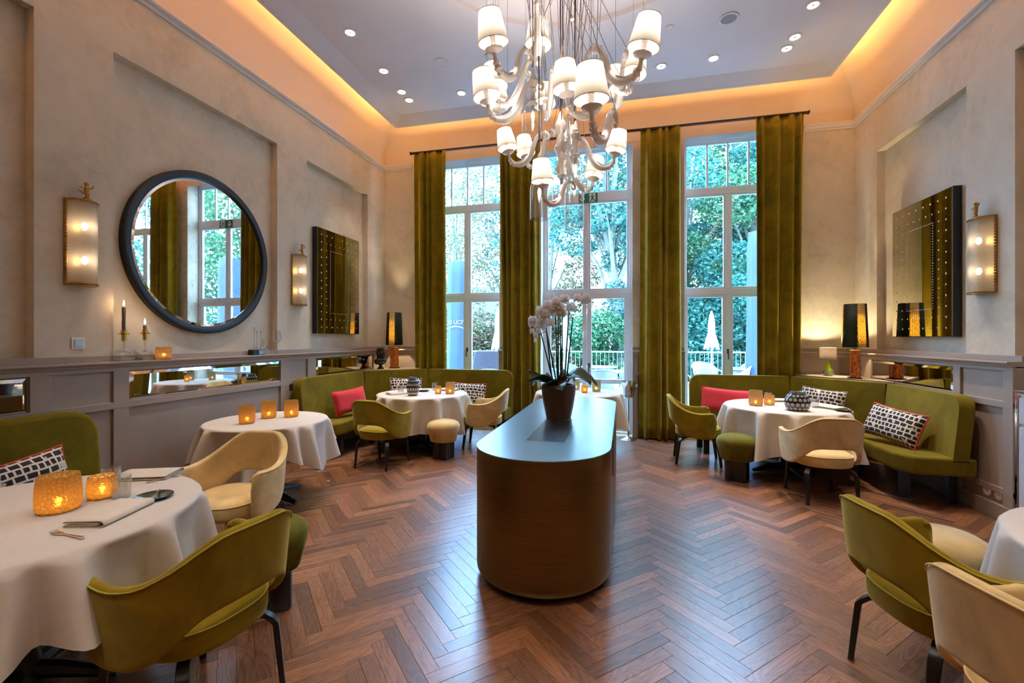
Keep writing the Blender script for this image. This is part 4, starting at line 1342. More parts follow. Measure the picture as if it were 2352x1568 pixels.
# ------------------------------------------------------------------ wall sconces with a little cast figure on top
def sconce(side, yc, z0, z1, w, label):
    sx = 1 if side == 'left' else -1
    X = XL if side == 'left' else XR
    T = thing('wall_sconce', label, 'wall lamp', (X, yc, z0), 0 if sx > 0 else pi, 'hammered glass wall sconces')
    h = z1 - z0
    b = MB().box(.001, .012, -w / 2 - .012, w / 2 + .012, 0, h)
    nd = 26
    for k in range(nd):                                          # scalloped brass edges
        z = h * (k + .5) / nd
        for s in (-1, 1): b.ball((.016, s * (w / 2 + .004), z), .011, 6, (.6, .8, 1))
    b.build('back_plate', 'brass', T)
    dep = .10
    arc = [(dep * sin(pi * k / 16) ** .7, -w / 2 * cos(pi * k / 16)) for k in range(17)]
    for nm, za in (('top_band', h - .012), ('bottom_band', 0)):
        bb = MB().prism([(.01, -w / 2)] + [(x + .012, y * 1.02) for x, y in arc] + [(.01, w / 2)], za, za + .012)
        for k in range(1, 16): bb.ball((arc[k][0] + .012, arc[k][1] * 1.02, za + (.0 if za > .1 else .012)), .009, 6)
        bb.build(nm, 'brass', T)
    g = MB().grid([[(x + .012, y, z) for x, y in arc] for z in np.linspace(.012, h - .012, 8)])
    g.build('glass', 'sconce_glass', T, angle=180)
    for k in (.30, .70):
        MB().ball((.06, 0, h * k), .02, 12, (1, 1, 1.5)).build('bulb', 'sconce_bulb', T)
        MB().tube([(.012, 0, h * k - .05), (.05, 0, h * k - .05), (.06, 0, h * k - .03)], .008, 8).build('lamp_holder', 'brass', T)
    # figure: a standing child with an arm raised, cast in brass
    F = MB()
    c = (.075, .0)
    F.lathe([(.001, 0), (.026, 0), (.03, .008), (.018, .018), (.001, .02)], 12, (c[0], c[1], h))
    zz = h + .018
    F.tube([(c[0], c[1], zz), (c[0] + .006, c[1] + .002, zz + .022), (c[0], c[1] - .002, zz + .045), (c[0] + .004, c[1], zz + .075), (c[0], c[1], zz + .09)], [.010, .013, .014, .017, .010], 8)
    F.ball((c[0] + .002, c[1], zz + .106), .016, 10)
    F.tube([(c[0], c[1] + .012, zz + .08), (c[0] + .008, c[1] + .034, zz + .083), (c[0] + .006, c[1] + .045, zz + .106)], [.008, .007, .005], 6)
    F.tube([(c[0], c[1] - .012, zz + .08), (c[0] + .012, c[1] - .034, zz + .068), (c[0] + .01, c[1] - .05, zz + .07)], [.008, .006, .004], 6)
    F.tube([(c[0] - .006, c[1] - .01, zz + .03), (c[0] - .01, c[1] - .03, zz + .045), (c[0] - .01, c[1] - .048, zz + .055)], [.008, .007, .003], 6)
    F.build('figurine', 'brass', T)
    for k in (.30, .70): lamp('sconce_light', 'POINT', (.062, 0, h * k), 1.1, WARMW, T, .02)
    return T
sconce('left', 2.61, 1.895, 2.545, .18, 'hammered glass wall sconce with two bulbs before the round mirror, above the light switch')
sconce('left', 5.01, 1.91, 2.55, .20, 'hammered glass wall sconce between the round and the studded mirror')
sconce('right', 4.86, 1.885, 2.55, .225, 'hammered glass wall sconce past the studded mirror, above the white cabinet')

# switch and sockets
T = thing('light_switch', 'square white light switch with a shiny rocker under the sconce', 'switch', (XL, 2.60, 1.46))
MB().box(.001, .010, -.045, .045, -.045, .045).build('plate', 'white_plastic', T, smooth=False, bevel=.003)
MB().box(.010, .015, -.028, .028, -.028, .028).build('rocker', 'steel', T, smooth=False, bevel=.002)
for y, l in ((4.765, 'round white wall socket beside the banquette leg'), (4.635, 'round white wall socket beside the white cabinet')):
    T = thing('wall_socket', l, 'socket', (XR - WD + .02, y, .20))
    rot = Matrix.Rotation(-pi / 2, 4, 'Y')
    MB().lathe([(.001, 0), (.044, 0), (.044, .006), (.036, .011), (.024, .011), (.022, .003), (.001, .003)], 28).xf(rot).build('cover', 'white_plastic', T)
    for s in (-1, 1): MB().ball((-.004, s * .01, 0), .003, 6).build('contact_hole', 'black', T)

# ------------------------------------------------------------------ things on the panelling cap
def votive(name, label, loc, r, h, mat, group, flame=1.0, z_light=True):
    T = thing(name, label, 'candle holder', loc, RNG.uniform(0, 6), group)
    w = .0045
    out = [(r * .80, .0), (r * .88, .004), (r * .97, h * .14), (r, h * .34), (r * .985, h * .62), (r * .93, h * .88), (r * .90, h)]
    inn = [(max(q - w, .01), max(z, .008)) for q, z in out[::-1]]
    MB().lathe([(.001, 0)] + out + inn + [(.001, .008)], 36).build('glass', mat, T, angle=60)
    MB().lathe([(.001, .009), (.019, .009), (.019, .022), (.001, .021)], 16).build('tealight', 'white_plastic', T)
    MB().lathe([(.001, .024), (.0045, .028), (.005, .034), (.0025, .044), (.0005, .052)], 10).build('flame', 'tea_flame', T)
    lamp('flame_light', 'POINT', (0, 0, .045), .10 * flame, (1, .8, .55), T, .012)
    return T
def candelabra():
    x = XL + .06
    T = thing('candelabra', 'twisted clear glass candelabra with two brass cups on the panelling cap', 'candle holder', (x, 2.97, CAPZ))
    b = MB()
    rr = .0095
    pts = []
    for k in range(61):                                   # one long knotted glass rod
        t = 2 * pi * k / 60
        pts.append((.028 * sin(2 * t) + .0, .148 * sin(t), .055 + .042 * sin(2 * t + .6) + .0 * t))
    b.tube(pts, rr, 8, closed=True)
    for s in (-1, 1):
        pts = [(.03 * cos(2 * pi * k / 24), s * .082 + .062 * cos(2 * pi * k / 24 + .7), .048 + .038 * sin(2 * pi * k / 24)) for k in range(24)]
        b.tube(pts, rr, 8, closed=True)
    b.tube([(0, -.082, .07), (0, -.082, .17)], .008, 8); b.tube([(0, .088, .07), (0, .088, .175)], .008, 8)
    b.build('glass_knot', 'clear_glass', T)
    for y, z, h in ((-.082, .165, .205), (.088, .17, .055)):
        MB().lathe([(.001, z), (.017, z), (.018, z + .05), (.036, z + .056), (.037, z + .064), (.021, z + .068), (.021, z + .09), (.014, z + .09), (.014, z + .07), (.001, z + .07)], 24, (0, y, 0)).build('brass_cup', 'gold', T)
        cz = z + .072 + CAPZ
        K = thing('candle', ('tall' if h > .1 else 'short burnt-down') + ' grey candle burning in the glass candelabra', 'candle', (x, 2.97 + y, cz))
        n = 7
        P = [[(.0132 * cos(2 * pi * k / 14 + j * .25) * (1 + .06 * cos(2 * pi * k / 14 * 7)), .0132 * sin(2 * pi * k / 14 + j * .25) * (1 + .06 * cos(2 * pi * k / 14 * 7)), h * j / n) for k in range(14)] for j in range(n + 1)]
        w = MB().grid(P, cv=True); w.add(P[-1] + P[0], [tuple(range(14)), tuple(range(27, 13, -1))])
        w.build('wax', 'wax', K, angle=60)
        MB().tube([(0, 0, h), (.001, 0, h + .012)], .0013, 5).build('wick', 'black', K)
        MB().lathe([(.0005, h + .008), (.0055, h + .017), (.0072, h + .027), (.0045, h + .042), (.0005, h + .060)], 10).build('flame', 'flame', K)
        lamp('flame_light', 'POINT', (.02, 0, h + .03), .15, (1, .6, .3), K, .01)
candelabra()
votive('candle_glass', 'amber candle glass on the panelling cap beside the glass candelabra', (XL + .055, 3.225, CAPZ), .062, .11, 'amber_small', 'candle glasses', .6)

def trophy():
    T = thing('cutlery_stand', 'black block with silver cutlery standing upright on the panelling cap', 'cutlery stand', (XL + .058, 4.29, CAPZ))
    MB().box(-.035, .035, -.085, .085, 0, .062).build('block', 'black', T, smooth=False, bevel=.003)
    MB().box(.035, .0365, -.005, .078, .008, .055).build('plaque', 'silver', T, smooth=False)
    for k, (y, l) in enumerate(((-.035, .25), (.0, .22), (.055, .21))):
        b = MB()
        b.tube([(0, y, .06), (0, y, .06 + l * .35), (0, y, .06 + l * .8), (0, y, .06 + l)], [.009, .004, .004, .008], 8)
        b.ball((0, y, .06 + l), .009, 8)
        if k < 2: b.ball((0, y, .085), .014, 10, (.35, 1, 1.7))
        else:
            for q in (-.009, -.003, .003, .009): b.tube([(0, y + q, .06), (0, y + q, .10)], .0018, 5)
        b.build(('knife', 'spoon', 'fork')[k], 'silver', T)
trophy()
def wine_glass(label, loc, k):
    T = thing('wine_glass', label, 'glass', loc, 0, 'wine glasses on the cap')
    prof = [(.001, 0), (.036, .001), (.03, .004), (.005, .010), (.0038, .02), (.0038, .105), (.008, .115), (.03, .135), (.043, .165), (.042, .19), (.034, .225), (.030, .25)]
    MB().lathe([(r * k, z * k) for r, z in prof], 28).build('glass', 'clear_glass', T, angle=60)
wine_glass('small stemmed wine glass behind the cutlery stand', (XL + .03, 4.42, CAPZ), .72)
wine_glass('large stemmed wine glass at the niche corner past the cutlery stand', (XL + .055, 4.60, CAPZ), 1.12)

# ------------------------------------------------------------------ lamps and bust on the corner ledges
def tall_lamp(loc, rz, label):
    T = thing('table_lamp', label, 'table lamp', loc, rz, 'snakeskin-shade table lamps')
    MB().box(-.068, .068, -.068, .068, 0, .012).build('foot', 'dark_metal', T, smooth=False, bevel=.003)
    MB().prism(rounded([(-.052, -.052), (.052, -.052), (.052, .052), (-.052, .052)], .012, 3), .012, .352).build('base', 'burl', T, bevel=.004)
    MB().tube([(0, 0, .35), (0, 0, .50)], .008, 8).build('stem', 'brass', T)
    MB().lathe([(.140, .385), (.118, .92)], 48).build('shade', 'snake_shade', T, solid=.002)
    MB().ball((0, 0, .52), .03, 12, (1, 1, 1.3)).build('bulb', 'bulb', T)
    lamp('lamp_light', 'POINT', (0, 0, .56), 24, (1, .82, .5), T, .03)
    return T
tl = tall_lamp((2.79, 6.52, 1.0), radians(-16), 'burl column table lamp with green snakeskin shade beside the small marbled lamp')
tall_lamp((-3.70, 6.92, 1.0), radians(-17), 'burl column table lamp with green snakeskin shade beside the black bust')
def small_lamp():
    T = thing('table_lamp', 'small table lamp with marbled paper shade and green glass foot', 'table lamp', (2.62, 6.84, 1.0), 0)
    MB().lathe([(.001, 0), (.036, 0), (.046, .02), (.048, .05), (.040, .09), (.026, .14), (.018, .18), (.019, .205), (.001, .205)], 32).build('glass_base', 'green_glass', T)
    MB().lathe([(.001, .0), (.05, 0), (.062, .03), (.06, .06), (.05, .09), (.052, .086), (.064, .055), (.066, .03), (.053, -.0), (.001, 0)], 32).build('clear_jacket', 'clear_glass', T)
    MB().tube([(0, 0, .2), (0, 0, .29)], .006, 8).build('stem', 'brass', T)
    MB().lathe([(.092, .215), (.092, .375)], 40).build('shade', 'marble_shade', T, solid=.002)
    MB().ball((0, 0, .30), .022, 10, (1, 1, 1.3)).build('bulb', 'bulb', T)
    lamp('lamp_light', 'POINT', (0, 0, .325), 17, (1, .86, .56), T, .022)
small_lamp()
def bust():
    T = thing('bust', 'black baroque bust with curled wig on the corner ledge beside the burl lamp', 'bust', (-3.815, 6.68, 1.0), radians(60))
    MB().lathe([(.001, 0), (.062, 0), (.062, .016), (.05, .024), (.03, .04), (.026, .06), (.034, .075), (.001, .08)], 24).build('socle', 'bust', T)
    b = MB()
    b.ball((0, 0, .135), .1, 18, (.98, .62, .66))
    b.ball((-.055, .02, .13), .06, 12, (1, .8, .9)); b.ball((.055, .02, .13), .06, 12, (1, .8, .9))
    b.tube([(-.1, -.02, .12), (-.05, -.062, .115), (.02, -.066, .13), (.08, -.03, .165)], [.022, .024, .022, .016], 8)
    b.tube([(-.08, -.03, .15), (-.02, -.066, .16), (.05, -.05, .185)], [.016, .018, .014], 8)
    b.build('torso', 'bust', T)
    h = MB()
    h.tube([(0, 0, .18), (0, -.006, .235)], [.034, .03], 10)
    h.ball((0, -.012, .27), .044, 16, (.86, .98, 1.2))
    h.ball((0, -.058, .265), .010, 8, (.8, 1.2, 1.4)); h.ball((0, -.052, .243), .010, 8, (1.3, .8, .6)); h.ball((0, -.05, .228), .012, 8)
    for s in (-1, 1): h.ball((s * .016, -.05, .28), .007, 6)
    h.build('head', 'bust', T)
    g = MB()
    rr = random.Random(4)
    for k in range(90):
        a = rr.uniform(.35, 2 * pi - .35) - pi / 2; z = rr.uniform(.17, .345)
        R = .05 + .012 * sin((z - .17) * 18)
        g.ball((R * cos(a) * .95, R * sin(a) * .9 + .012, z), rr.uniform(.013, .02), 6)
    for k in range(16): g.ball((rr.uniform(-.035, .035), rr.uniform(-.03, .04), .335 + rr.uniform(0, .02)), .018, 6)
    g.build('wig', 'bust', T)
    T.scale = (.92, .92, .92)
bust()

# ------------------------------------------------------------------ table settings
z = TH
AG = 'candle glasses'
votive('candle_glass', 'biggest amber honeycomb candle glass, beside the folded napkin and fork', (-2.42, 1.485, z), .079, .158, 'amber', AG, 2.2)
votive('candle_glass', 'smaller amber honeycomb candle glass touching the two tumblers', (-2.415, 1.655, z), .058, .105, 'amber', AG, 1.4)
for (x, y), l in (((-3.26, 3.40), 'amber candle glass closest to the cream armchair back'), ((-3.28, 3.68), 'amber candle glass in the middle of the row of three'), ((-3.12, 3.79), 'amber candle glass at the banquette end of the row of three')):
    votive('candle_glass', l, (x, y, z), .066, .158, 'amber', AG, 1.2)
votive('candle_glass', 'small frosted amber candle glass on the table with the oval lantern', (-2.46, 5.83, z), .046, .105, 'amber_small', AG, .8)
votive('candle_glass', 'larger frosted amber candle glass on the table with the oval lantern', (-2.30, 5.86, z), .063, .158, 'amber_small', AG, 1)
votive('candle_glass', 'larger frosted amber candle glass before the red cushion', (1.45, 5.66, z), .074, .172, 'amber_small', AG, 1.2)
votive('candle_glass', 'small frosted amber candle glass between red cushion and round lantern', (1.61, 5.74, z), .056, .115, 'amber_small', AG, 1)
votive('candle_glass', 'small brown candle glass behind the orchid pot', (-.525, 6.42, z), .044, .105, 'amber', AG, .8)
votive('candle_glass', 'tall olive frosted candle glass behind the orchid leaves', (-.375, 6.62, z), .062, .16, 'pale_votive', AG, .8)
votive('candle_glass', 'pale frosted candle glass almost hidden by the orchid pot', (-.68, 6.78, z), .058, .15, 'pale_votive', AG, .8)

def lantern(loc, r, h, label):
    T = thing('lantern', label, 'lantern', loc, 0.3, 'black faceted glass lanterns')
    prof = [(r * .55, 0), (r * .75, h * .03), (r * .93, h * .18), (r, h * .40), (r * .97, h * .60), (r * .80, h * .80), (r * .58, h * .90), (r * .56, h * .93), (r * .62, h)]
    MB().lathe(prof, 48).build('glass', 'lantern', T, angle=180, solid=.004)
    MB().lathe([(.001, .001), (r * .55, .001), (r * .55, .004), (.001, .006)], 24).build('bottom', 'black', T)
    MB().lathe([(.001, .006), (.019, .006), (.019, .02), (.001, .019)], 16).build('tealight', 'white_plastic', T)
    MB().lathe([(.001, .022), (.005, .028), (.003, .042), (.0005, .05)], 10).build('flame', 'tea_flame', T)
    lamp('flame_light', 'POINT', (0, 0, .05), .25, (1, .6, .3), T, .012)
lantern((-2.70, 5.55, z), .078, .245, 'oval black faceted glass lantern standing before the patterned cushion')
lantern((1.77, 5.36, z), .118, .20, 'round black faceted glass lantern between candle glasses and cushion')

def tumbler(loc, r, h, label):
    T = thing('tumbler', label, 'glass', loc, 0, 'cut tumblers')
    n = 36
    P = []
    for i in range(n):
        a = 2 * pi * i / n
        cut = .0016 * cos(a * 12)
        P.append([(q * cos(a), q * sin(a), zz) for q, zz in ((.001, 0), (r * .84, 0), (r * .86 + cut, h * .06), (r * .92 + cut, h * .55), (r * .97, h * .72), (r, h), (r - .003, h), (r * .93 - .003, h * .6), (r * .82, h * .12), (.001, h * .1))])
    MB().grid(P, cu=True).build('glass', 'clear_glass', T, angle=50)
tumbler((-2.53, 1.775, z), .040, .105, 'cut tumbler behind the smaller amber glass')
tumbler((-2.325, 1.675, z), .040, .105, 'cut tumbler in front of the smaller amber glass')
tumbler((-2.94, 5.68, z), .040, .115, 'cut tumbler between napkin and oval lantern')
tumbler((-2.68, 6.22, z), .040, .11, 'cut tumbler before the seam of the banquette back')
tumbler((1.70, 6.1, z), .038, .10, 'cut tumbler behind the small frosted candle glass')
tumbler((2.03, 5.64, z), .040, .10, 'cut tumbler beside the round lantern')

def napkin(loc, rz, label, w=.27, d=.155, h=.022):
    T = thing('napkin', label, 'napkin', loc, rz, 'folded linen napkins')
    b = MB()
    b.tube([(-w / 2, 0, 0), (w / 2, 0, 0)], 1, prof=[(a, c) for a, c in []] or [(0, 0), (0, .001), (.001, .001)])
    b = MB()
    # folded layers drawn as one zig-zag section and run along the length
    sec = [(-d / 2, .003), (d / 2 - .006, .003), (d / 2, .006), (d / 2 - .006, .009), (-d / 2 + .02, .011), (-d / 2 + .012, .014), (-d / 2 + .02, .0165), (d / 2 - .004, h - .004), (d / 2 + .002, h - .001), (d / 2 - .008, h + .002), (-d / 2 + .006, h + .005), (-d / 2 - .006, h - .002), (-d / 2 - .008, .010), (-d / 2, .003)]
    P = [[(x, y + .003 * sin(x * 14), q) for y, q in sec] for x in np.linspace(-w / 2, w / 2, 9)]
    b.grid(P)
    b.build('folded_cloth', 'napkin', T, angle=50, solid=.0022)
    return T
n0 = napkin((-2.14, 1.50, z), radians(104), 'folded linen napkin beside the fork, in front of the biggest amber glass')
dup(n0, (-2.53, 1.96, z), radians(200), 'folded linen napkin at the place of the cream armchair')
dup(n0, (-2.98, 5.66, z), radians(50), 'folded linen napkin before the red cushion')
dup(n0, (-2.46, 6.22, z), radians(170), 'folded linen napkin behind the amber glasses on the lantern table')
dup(n0, (1.87, 6.10, z), radians(184), 'folded linen napkin behind the round lantern')
dup(n0, (2.16, 5.60, z), radians(120), 'folded linen napkin before the corner cushion')

def plate(loc, rz, label, r=.078):
    T = thing('side_plate', label, 'plate', loc, rz, 'dark side plates')
    MB().lathe([(.001, .004), (r * .6, .004), (r * .7, .006), (r, .014), (r * .99, .016), (r * .7, .0095), (r * .6, .0075), (.001, .0075)], 36).build('dish', 'plate_dark', T)
    return T
p0 = plate((-2.165, 1.705, z), 0, 'dark side plate with a butter knife beyond the napkin')
dup(p0, (-2.67, 1.90, z), 0, 'dark side plate behind the tumbler and second napkin')
dup(p0, (2.22, 5.42, z), 0, 'dark side plate next to the napkin on the round lantern table')
dup(p0, (-2.76, 6.02, z), 0, 'dark side plate behind the oval lantern')
plate((1.70, 2.28, z), 0, 'dark side plate on the cut-off table by the cabinet', .10)
def knife(loc, rz, label):
    T = thing('butter_knife', label, 'knife', loc, rz, 'butter knives')
    b = MB()
    b.tube([(-.085, 0, 0), (-.07, 0, .001), (0, 0, .001)], [.003, .0042, .0034], 8)
    b.build('knife_handle', 'silver', T)
    MB().prism(rounded([(0, -.004), (.055, -.008), (.08, -.002), (.07, .007), (0, .005)], .006, 3), -.0006, .0012).build('blade', 'steel', T, smooth=False)
    return T
knife((-2.15, 1.70, z + .020), radians(-50), 'silver butter knife lying on the plate beyond the napkin')
knife((2.22, 5.42, z + .020), radians(20), 'silver butter knife lying on the plate by the round lantern')
def fork(loc, rz, label):
    T = thing('fork', label, 'fork', loc, rz, 'silver forks')
    b = MB()
    b.tube([(-.085, 0, .006), (-.06, 0, .006), (.01, 0, .006), (.03, 0, .005)], [.007, .005, .003, .004], 8, prof=[(.5, 1), (-.5, 1), (-.5, -1), (.5, -1)])
    b.prism(rounded([(.028, -.004), (.05, -.012), (.056, -.012), (.056, .012), (.05, .012), (.028, .004)], .003, 2), .003, .006)
    for q in (-.0105, -.0035, .0035, .0105): b.tube([(.054, q, .0045), (.075, q, .004), (.09, q, .010)], [.0022, .002, .001], 5)
    b.build('silver', 'silver', T)
fork((-2.07, 1.30, z), radians(176), 'silver fork lying by the nearest folded napkin')
fork((-2.40, 1.95, z), radians(74), 'silver fork beside the napkin of the cream armchair')

# ------------------------------------------------------------------ ice buckets on stands
def ice_bucket(loc, label):
    T = thing('ice_bucket_stand', label, 'ice bucket', loc, .2, 'ice buckets on stands')
    MB().lathe([(.001, .0), (.125, 0), (.125, .006), (.10, .016), (.04, .03), (.016, .05), (.001, .05)], 32).build('foot', 'chrome', T)
    MB().tube([(0, 0, .04), (0, 0, .615)], .013, 12).build('pole', 'chrome', T)
    MB().lathe([(.001, .61), (.05, .61), (.085, .625), (.094, .66), (.090, .655), (.001, .63)], 32).build('cradle', 'chrome', T)
    MB().lathe([(.001, .63), (.078, .63), (.085, .64), (.102, .85), (.108, .853), (.108, .858), (.098, .858), (.082, .645), (.001, .64)], 36).build('bucket', 'chrome', T)
    for s in (-1, 1):
        MB().tube([(s * .10, 0, .81), (s * .125, 0, .815), (s * .13, 0, .79)], .007, 8).ball((s * .131, 0, .786), .013, 8).build('handle', 'chrome', T)
    return T
ib = ice_bucket((.07, 6.98, 0), 'chrome ice bucket on a stand beside the long curtain and door')
dup(ib, (-1.21, 6.86, 0), .2, 'chrome ice bucket on a stand half hidden behind the orchid pot')

# ------------------------------------------------------------------ orchid in its pot
def orchid():
    px, py, pz = -.545, 3.93, .815
    T = thing('plant_pot', 'bronze glazed plant pot standing on the steel console', 'pot', (px, py, pz))
    MB().lathe([(.001, 0), (.098, 0), (.108, .006), (.128, .10), (.143, .20), (.148, .26), (.145, .285), (.138, .29), (.130, .285), (.132, .25), (.001, .24)], 48).build('vessel', 'pot_bronze', T)
    O = thing('orchid', 'white phalaenopsis orchid with tall dark stems in the bronze pot', 'plant', (px, py, pz + .245))
    O['label'] = 'white moth orchid with tall dark stems growing in the bronze pot'
    rr = random.Random(21)
    mb = MB()
    for k in range(90):
        a, q = rr.uniform(0, 2 * pi), rr.uniform(0, .115)
        mb.ball((q * cos(a), q * sin(a), rr.uniform(0, .035)), rr.uniform(.012, .022), 6, (1.2, .8, .6))
    for k in range(40):
        a, q = rr.uniform(0, 2 * pi), rr.uniform(0, .045)
        mb.ball((.04 + q * cos(a), q * sin(a), rr.uniform(.03, .11)), rr.uniform(.012, .02), 6)
    mb.build('bark_chips', 'bark_mix', O, kind='stuff')
    def leaf(a, L, w, rise, droop):
        n = 12; P = []
        for i in range(n + 1):
            t = i / n
            q = .03 + L * t
            zz = .03 + rise * sin(pi * min(1, t * .95)) + droop * t * t
            ww = w * (sin(pi * (t * .93 + .05)) ** .75)
            row = []
            for j in range(7):
                s = j / 3 - 1
                row.append((q * cos(a) - ww * s * sin(a), q * sin(a) + ww * s * cos(a), zz + .022 * abs(s) ** 1.5 + .55 * ww * s))
            P.append(row)
        MB().grid(P).build('leaf', 'leaf_dark', O, angle=180, solid=.003)
    for a, L, w, r_, d_ in [(q[0], q[1], q[2] * 1.45, q[3], q[4]) for q in ((radians(8), .30, .042, .10, -.02), (radians(-18), .27, .045, .10, .0), (radians(168), .26, .042, .02, .10), (radians(205), .24, .045, .04, .02), (radians(-75), .20, .045, .02, -.03), (radians(-120), .2, .045, .01, -.01), (radians(60), .2, .04, .08, 0), (radians(120), .2, .04, .05, 0))]:
        leaf(a, L, w, r_, d_)
    def flower(c, dirv, s=1.0, bud=False):
        c = Vector(c); d = Vector(dirv).normalized()
        up = Vector((0, 0, 1)); u = up.cross(d).normalized(); w = d.cross(u)
        if bud:
            MB().ball(tuple(c), .016 * s, 10, (1, 1, 1.5)).build('bud', 'petal', O); return
        m = MB()
        for ang, L, wd in ((90, .040, .028), (210, .038, .026), (330, .038, .026), (8, .046, .044), (172, .046, .044)):
            a = radians(ang)
            ax = u * cos(a) + w * sin(a); pr = d.cross(ax)
            P = []
            for i in range(6):
                t = i / 5
                row = []
                for j in range(5):
                    q = j / 2 - 1
                    wdt = wd * (sin(pi * (t * .86 + .10)) ** .7) * s
                    p = c + ax * (L * t * s) + pr * (wdt * q) + d * ((.006 + .010 * t - .012 * t * t - .008 * q * q) * s)
                    row.append(tuple(p))
                P.append(row)
            m.grid(P)
        f = m.build('flower', 'petal', O, angle=180, solid=.0012)
        MB().ball(tuple(c + d * .012 * s - w * .006 * s), .010 * s, 8, (1, 1, 1.2)).build('lip', 'lip', f)
    # stems: each a long dark spike tied to a stick, ending in an arching spray
    spec = [((-.03, 0), (-.17, .04, .52), [(-.20, .04, .56), (-.235, .03, .55)], 1), ((-.05, .02), (-.12, .02, .60), [(-.16, .0, .64), (-.205, -.01, .60)], 1),
            ((.0, 0), (.0, -.02, .66), [(-.04, -.05, .72), (-.10, -.07, .70), (-.14, -.06, .62)], 4), ((.02, .02), (.01, .02, .68), [(.03, -.02, .75), (.06, -.05, .77)], 3),
            ((.05, -.01), (.09, .0, .66), [(.13, -.02, .74), (.19, -.05, .79), (.26, -.07, .78)], 3), ((.06, .03), (.12, .03, .62), [(.17, .02, .70), (.22, .0, .76)], 1),
            ((.03, -.03), (.04, -.05, .62), [(.03, -.08, .70), (.0, -.10, .74)], 3), ((-.01, .03), (-.03, .03, .64), [(-.09, .02, .68), (-.15, .0, .66)], 3), ((.0, -.04), (-.10, -.02, .50), [(-.17, -.03, .47)], 0)]
    for (bx, by), tp, sp, nf in spec:
        pts = spline([(bx, by, .0), ((bx + tp[0]) * .5, (by + tp[1]) * .5, tp[2] * .5), tp], 9)
        MB().tube([tuple(p) for p in pts], [.0065] * 5 + [.006, .0055, .005, .0045], 7).build('stem', 'stem', O)
        arc = spline([tp] + sp, 9)
        MB().tube([tuple(p) for p in arc], .003, 6).build('flower_spray', 'stem_green' if nf < 2 else 'stem', O)
        for k in range(nf):
            p = arc[int((k + 1) / max(nf, 1) * 8)]
            flower((p[0] + rr.uniform(-.02, .02), p[1] - .025, p[2] + rr.uniform(-.025, .02)), (rr.uniform(-.5, .5) + .1, -1, rr.uniform(-.2, .25)), rr.uniform(.78, .95))
    for c in ((-.235, .02, .50), (-.20, .0, .46), (-.17, -.02, .50)): flower(c, (-.5, -1, -.1), .6)
    for c in ((-.205, .0, .42), (-.13, -.03, .52), (-.04, -.04, .80)): flower(c, (0, -1, 0), .9, True)
    for c in ((-.09, -.09, .64), (-.06, -.08, .57), (-.135, -.06, .55), (-.03, -.1, .69), (.03, -.1, .66), (-.155, -.04, .68)): flower(c, (rr.uniform(-.4, .4), -1, rr.uniform(-.2, .1)), .88)
orchid()

# crumb of paper on the floor seen near the tables
_c = random.Random(3)
_m = MB().ball((0, 0, .009), .016, 10, (1.2, .8, .55))
_m.v = [(x * _c.uniform(.75, 1.2), y * _c.uniform(.75, 1.2), max(0, z * _c.uniform(.8, 1.3))) for x, y, z in _m.v]
_m.build('paper_scrap', 'napkin', None, smooth=False, loc=(-2.98, 4.16, .0), label='crumpled scrap of white paper lying on the floor under the three amber glasses', cat='scrap')
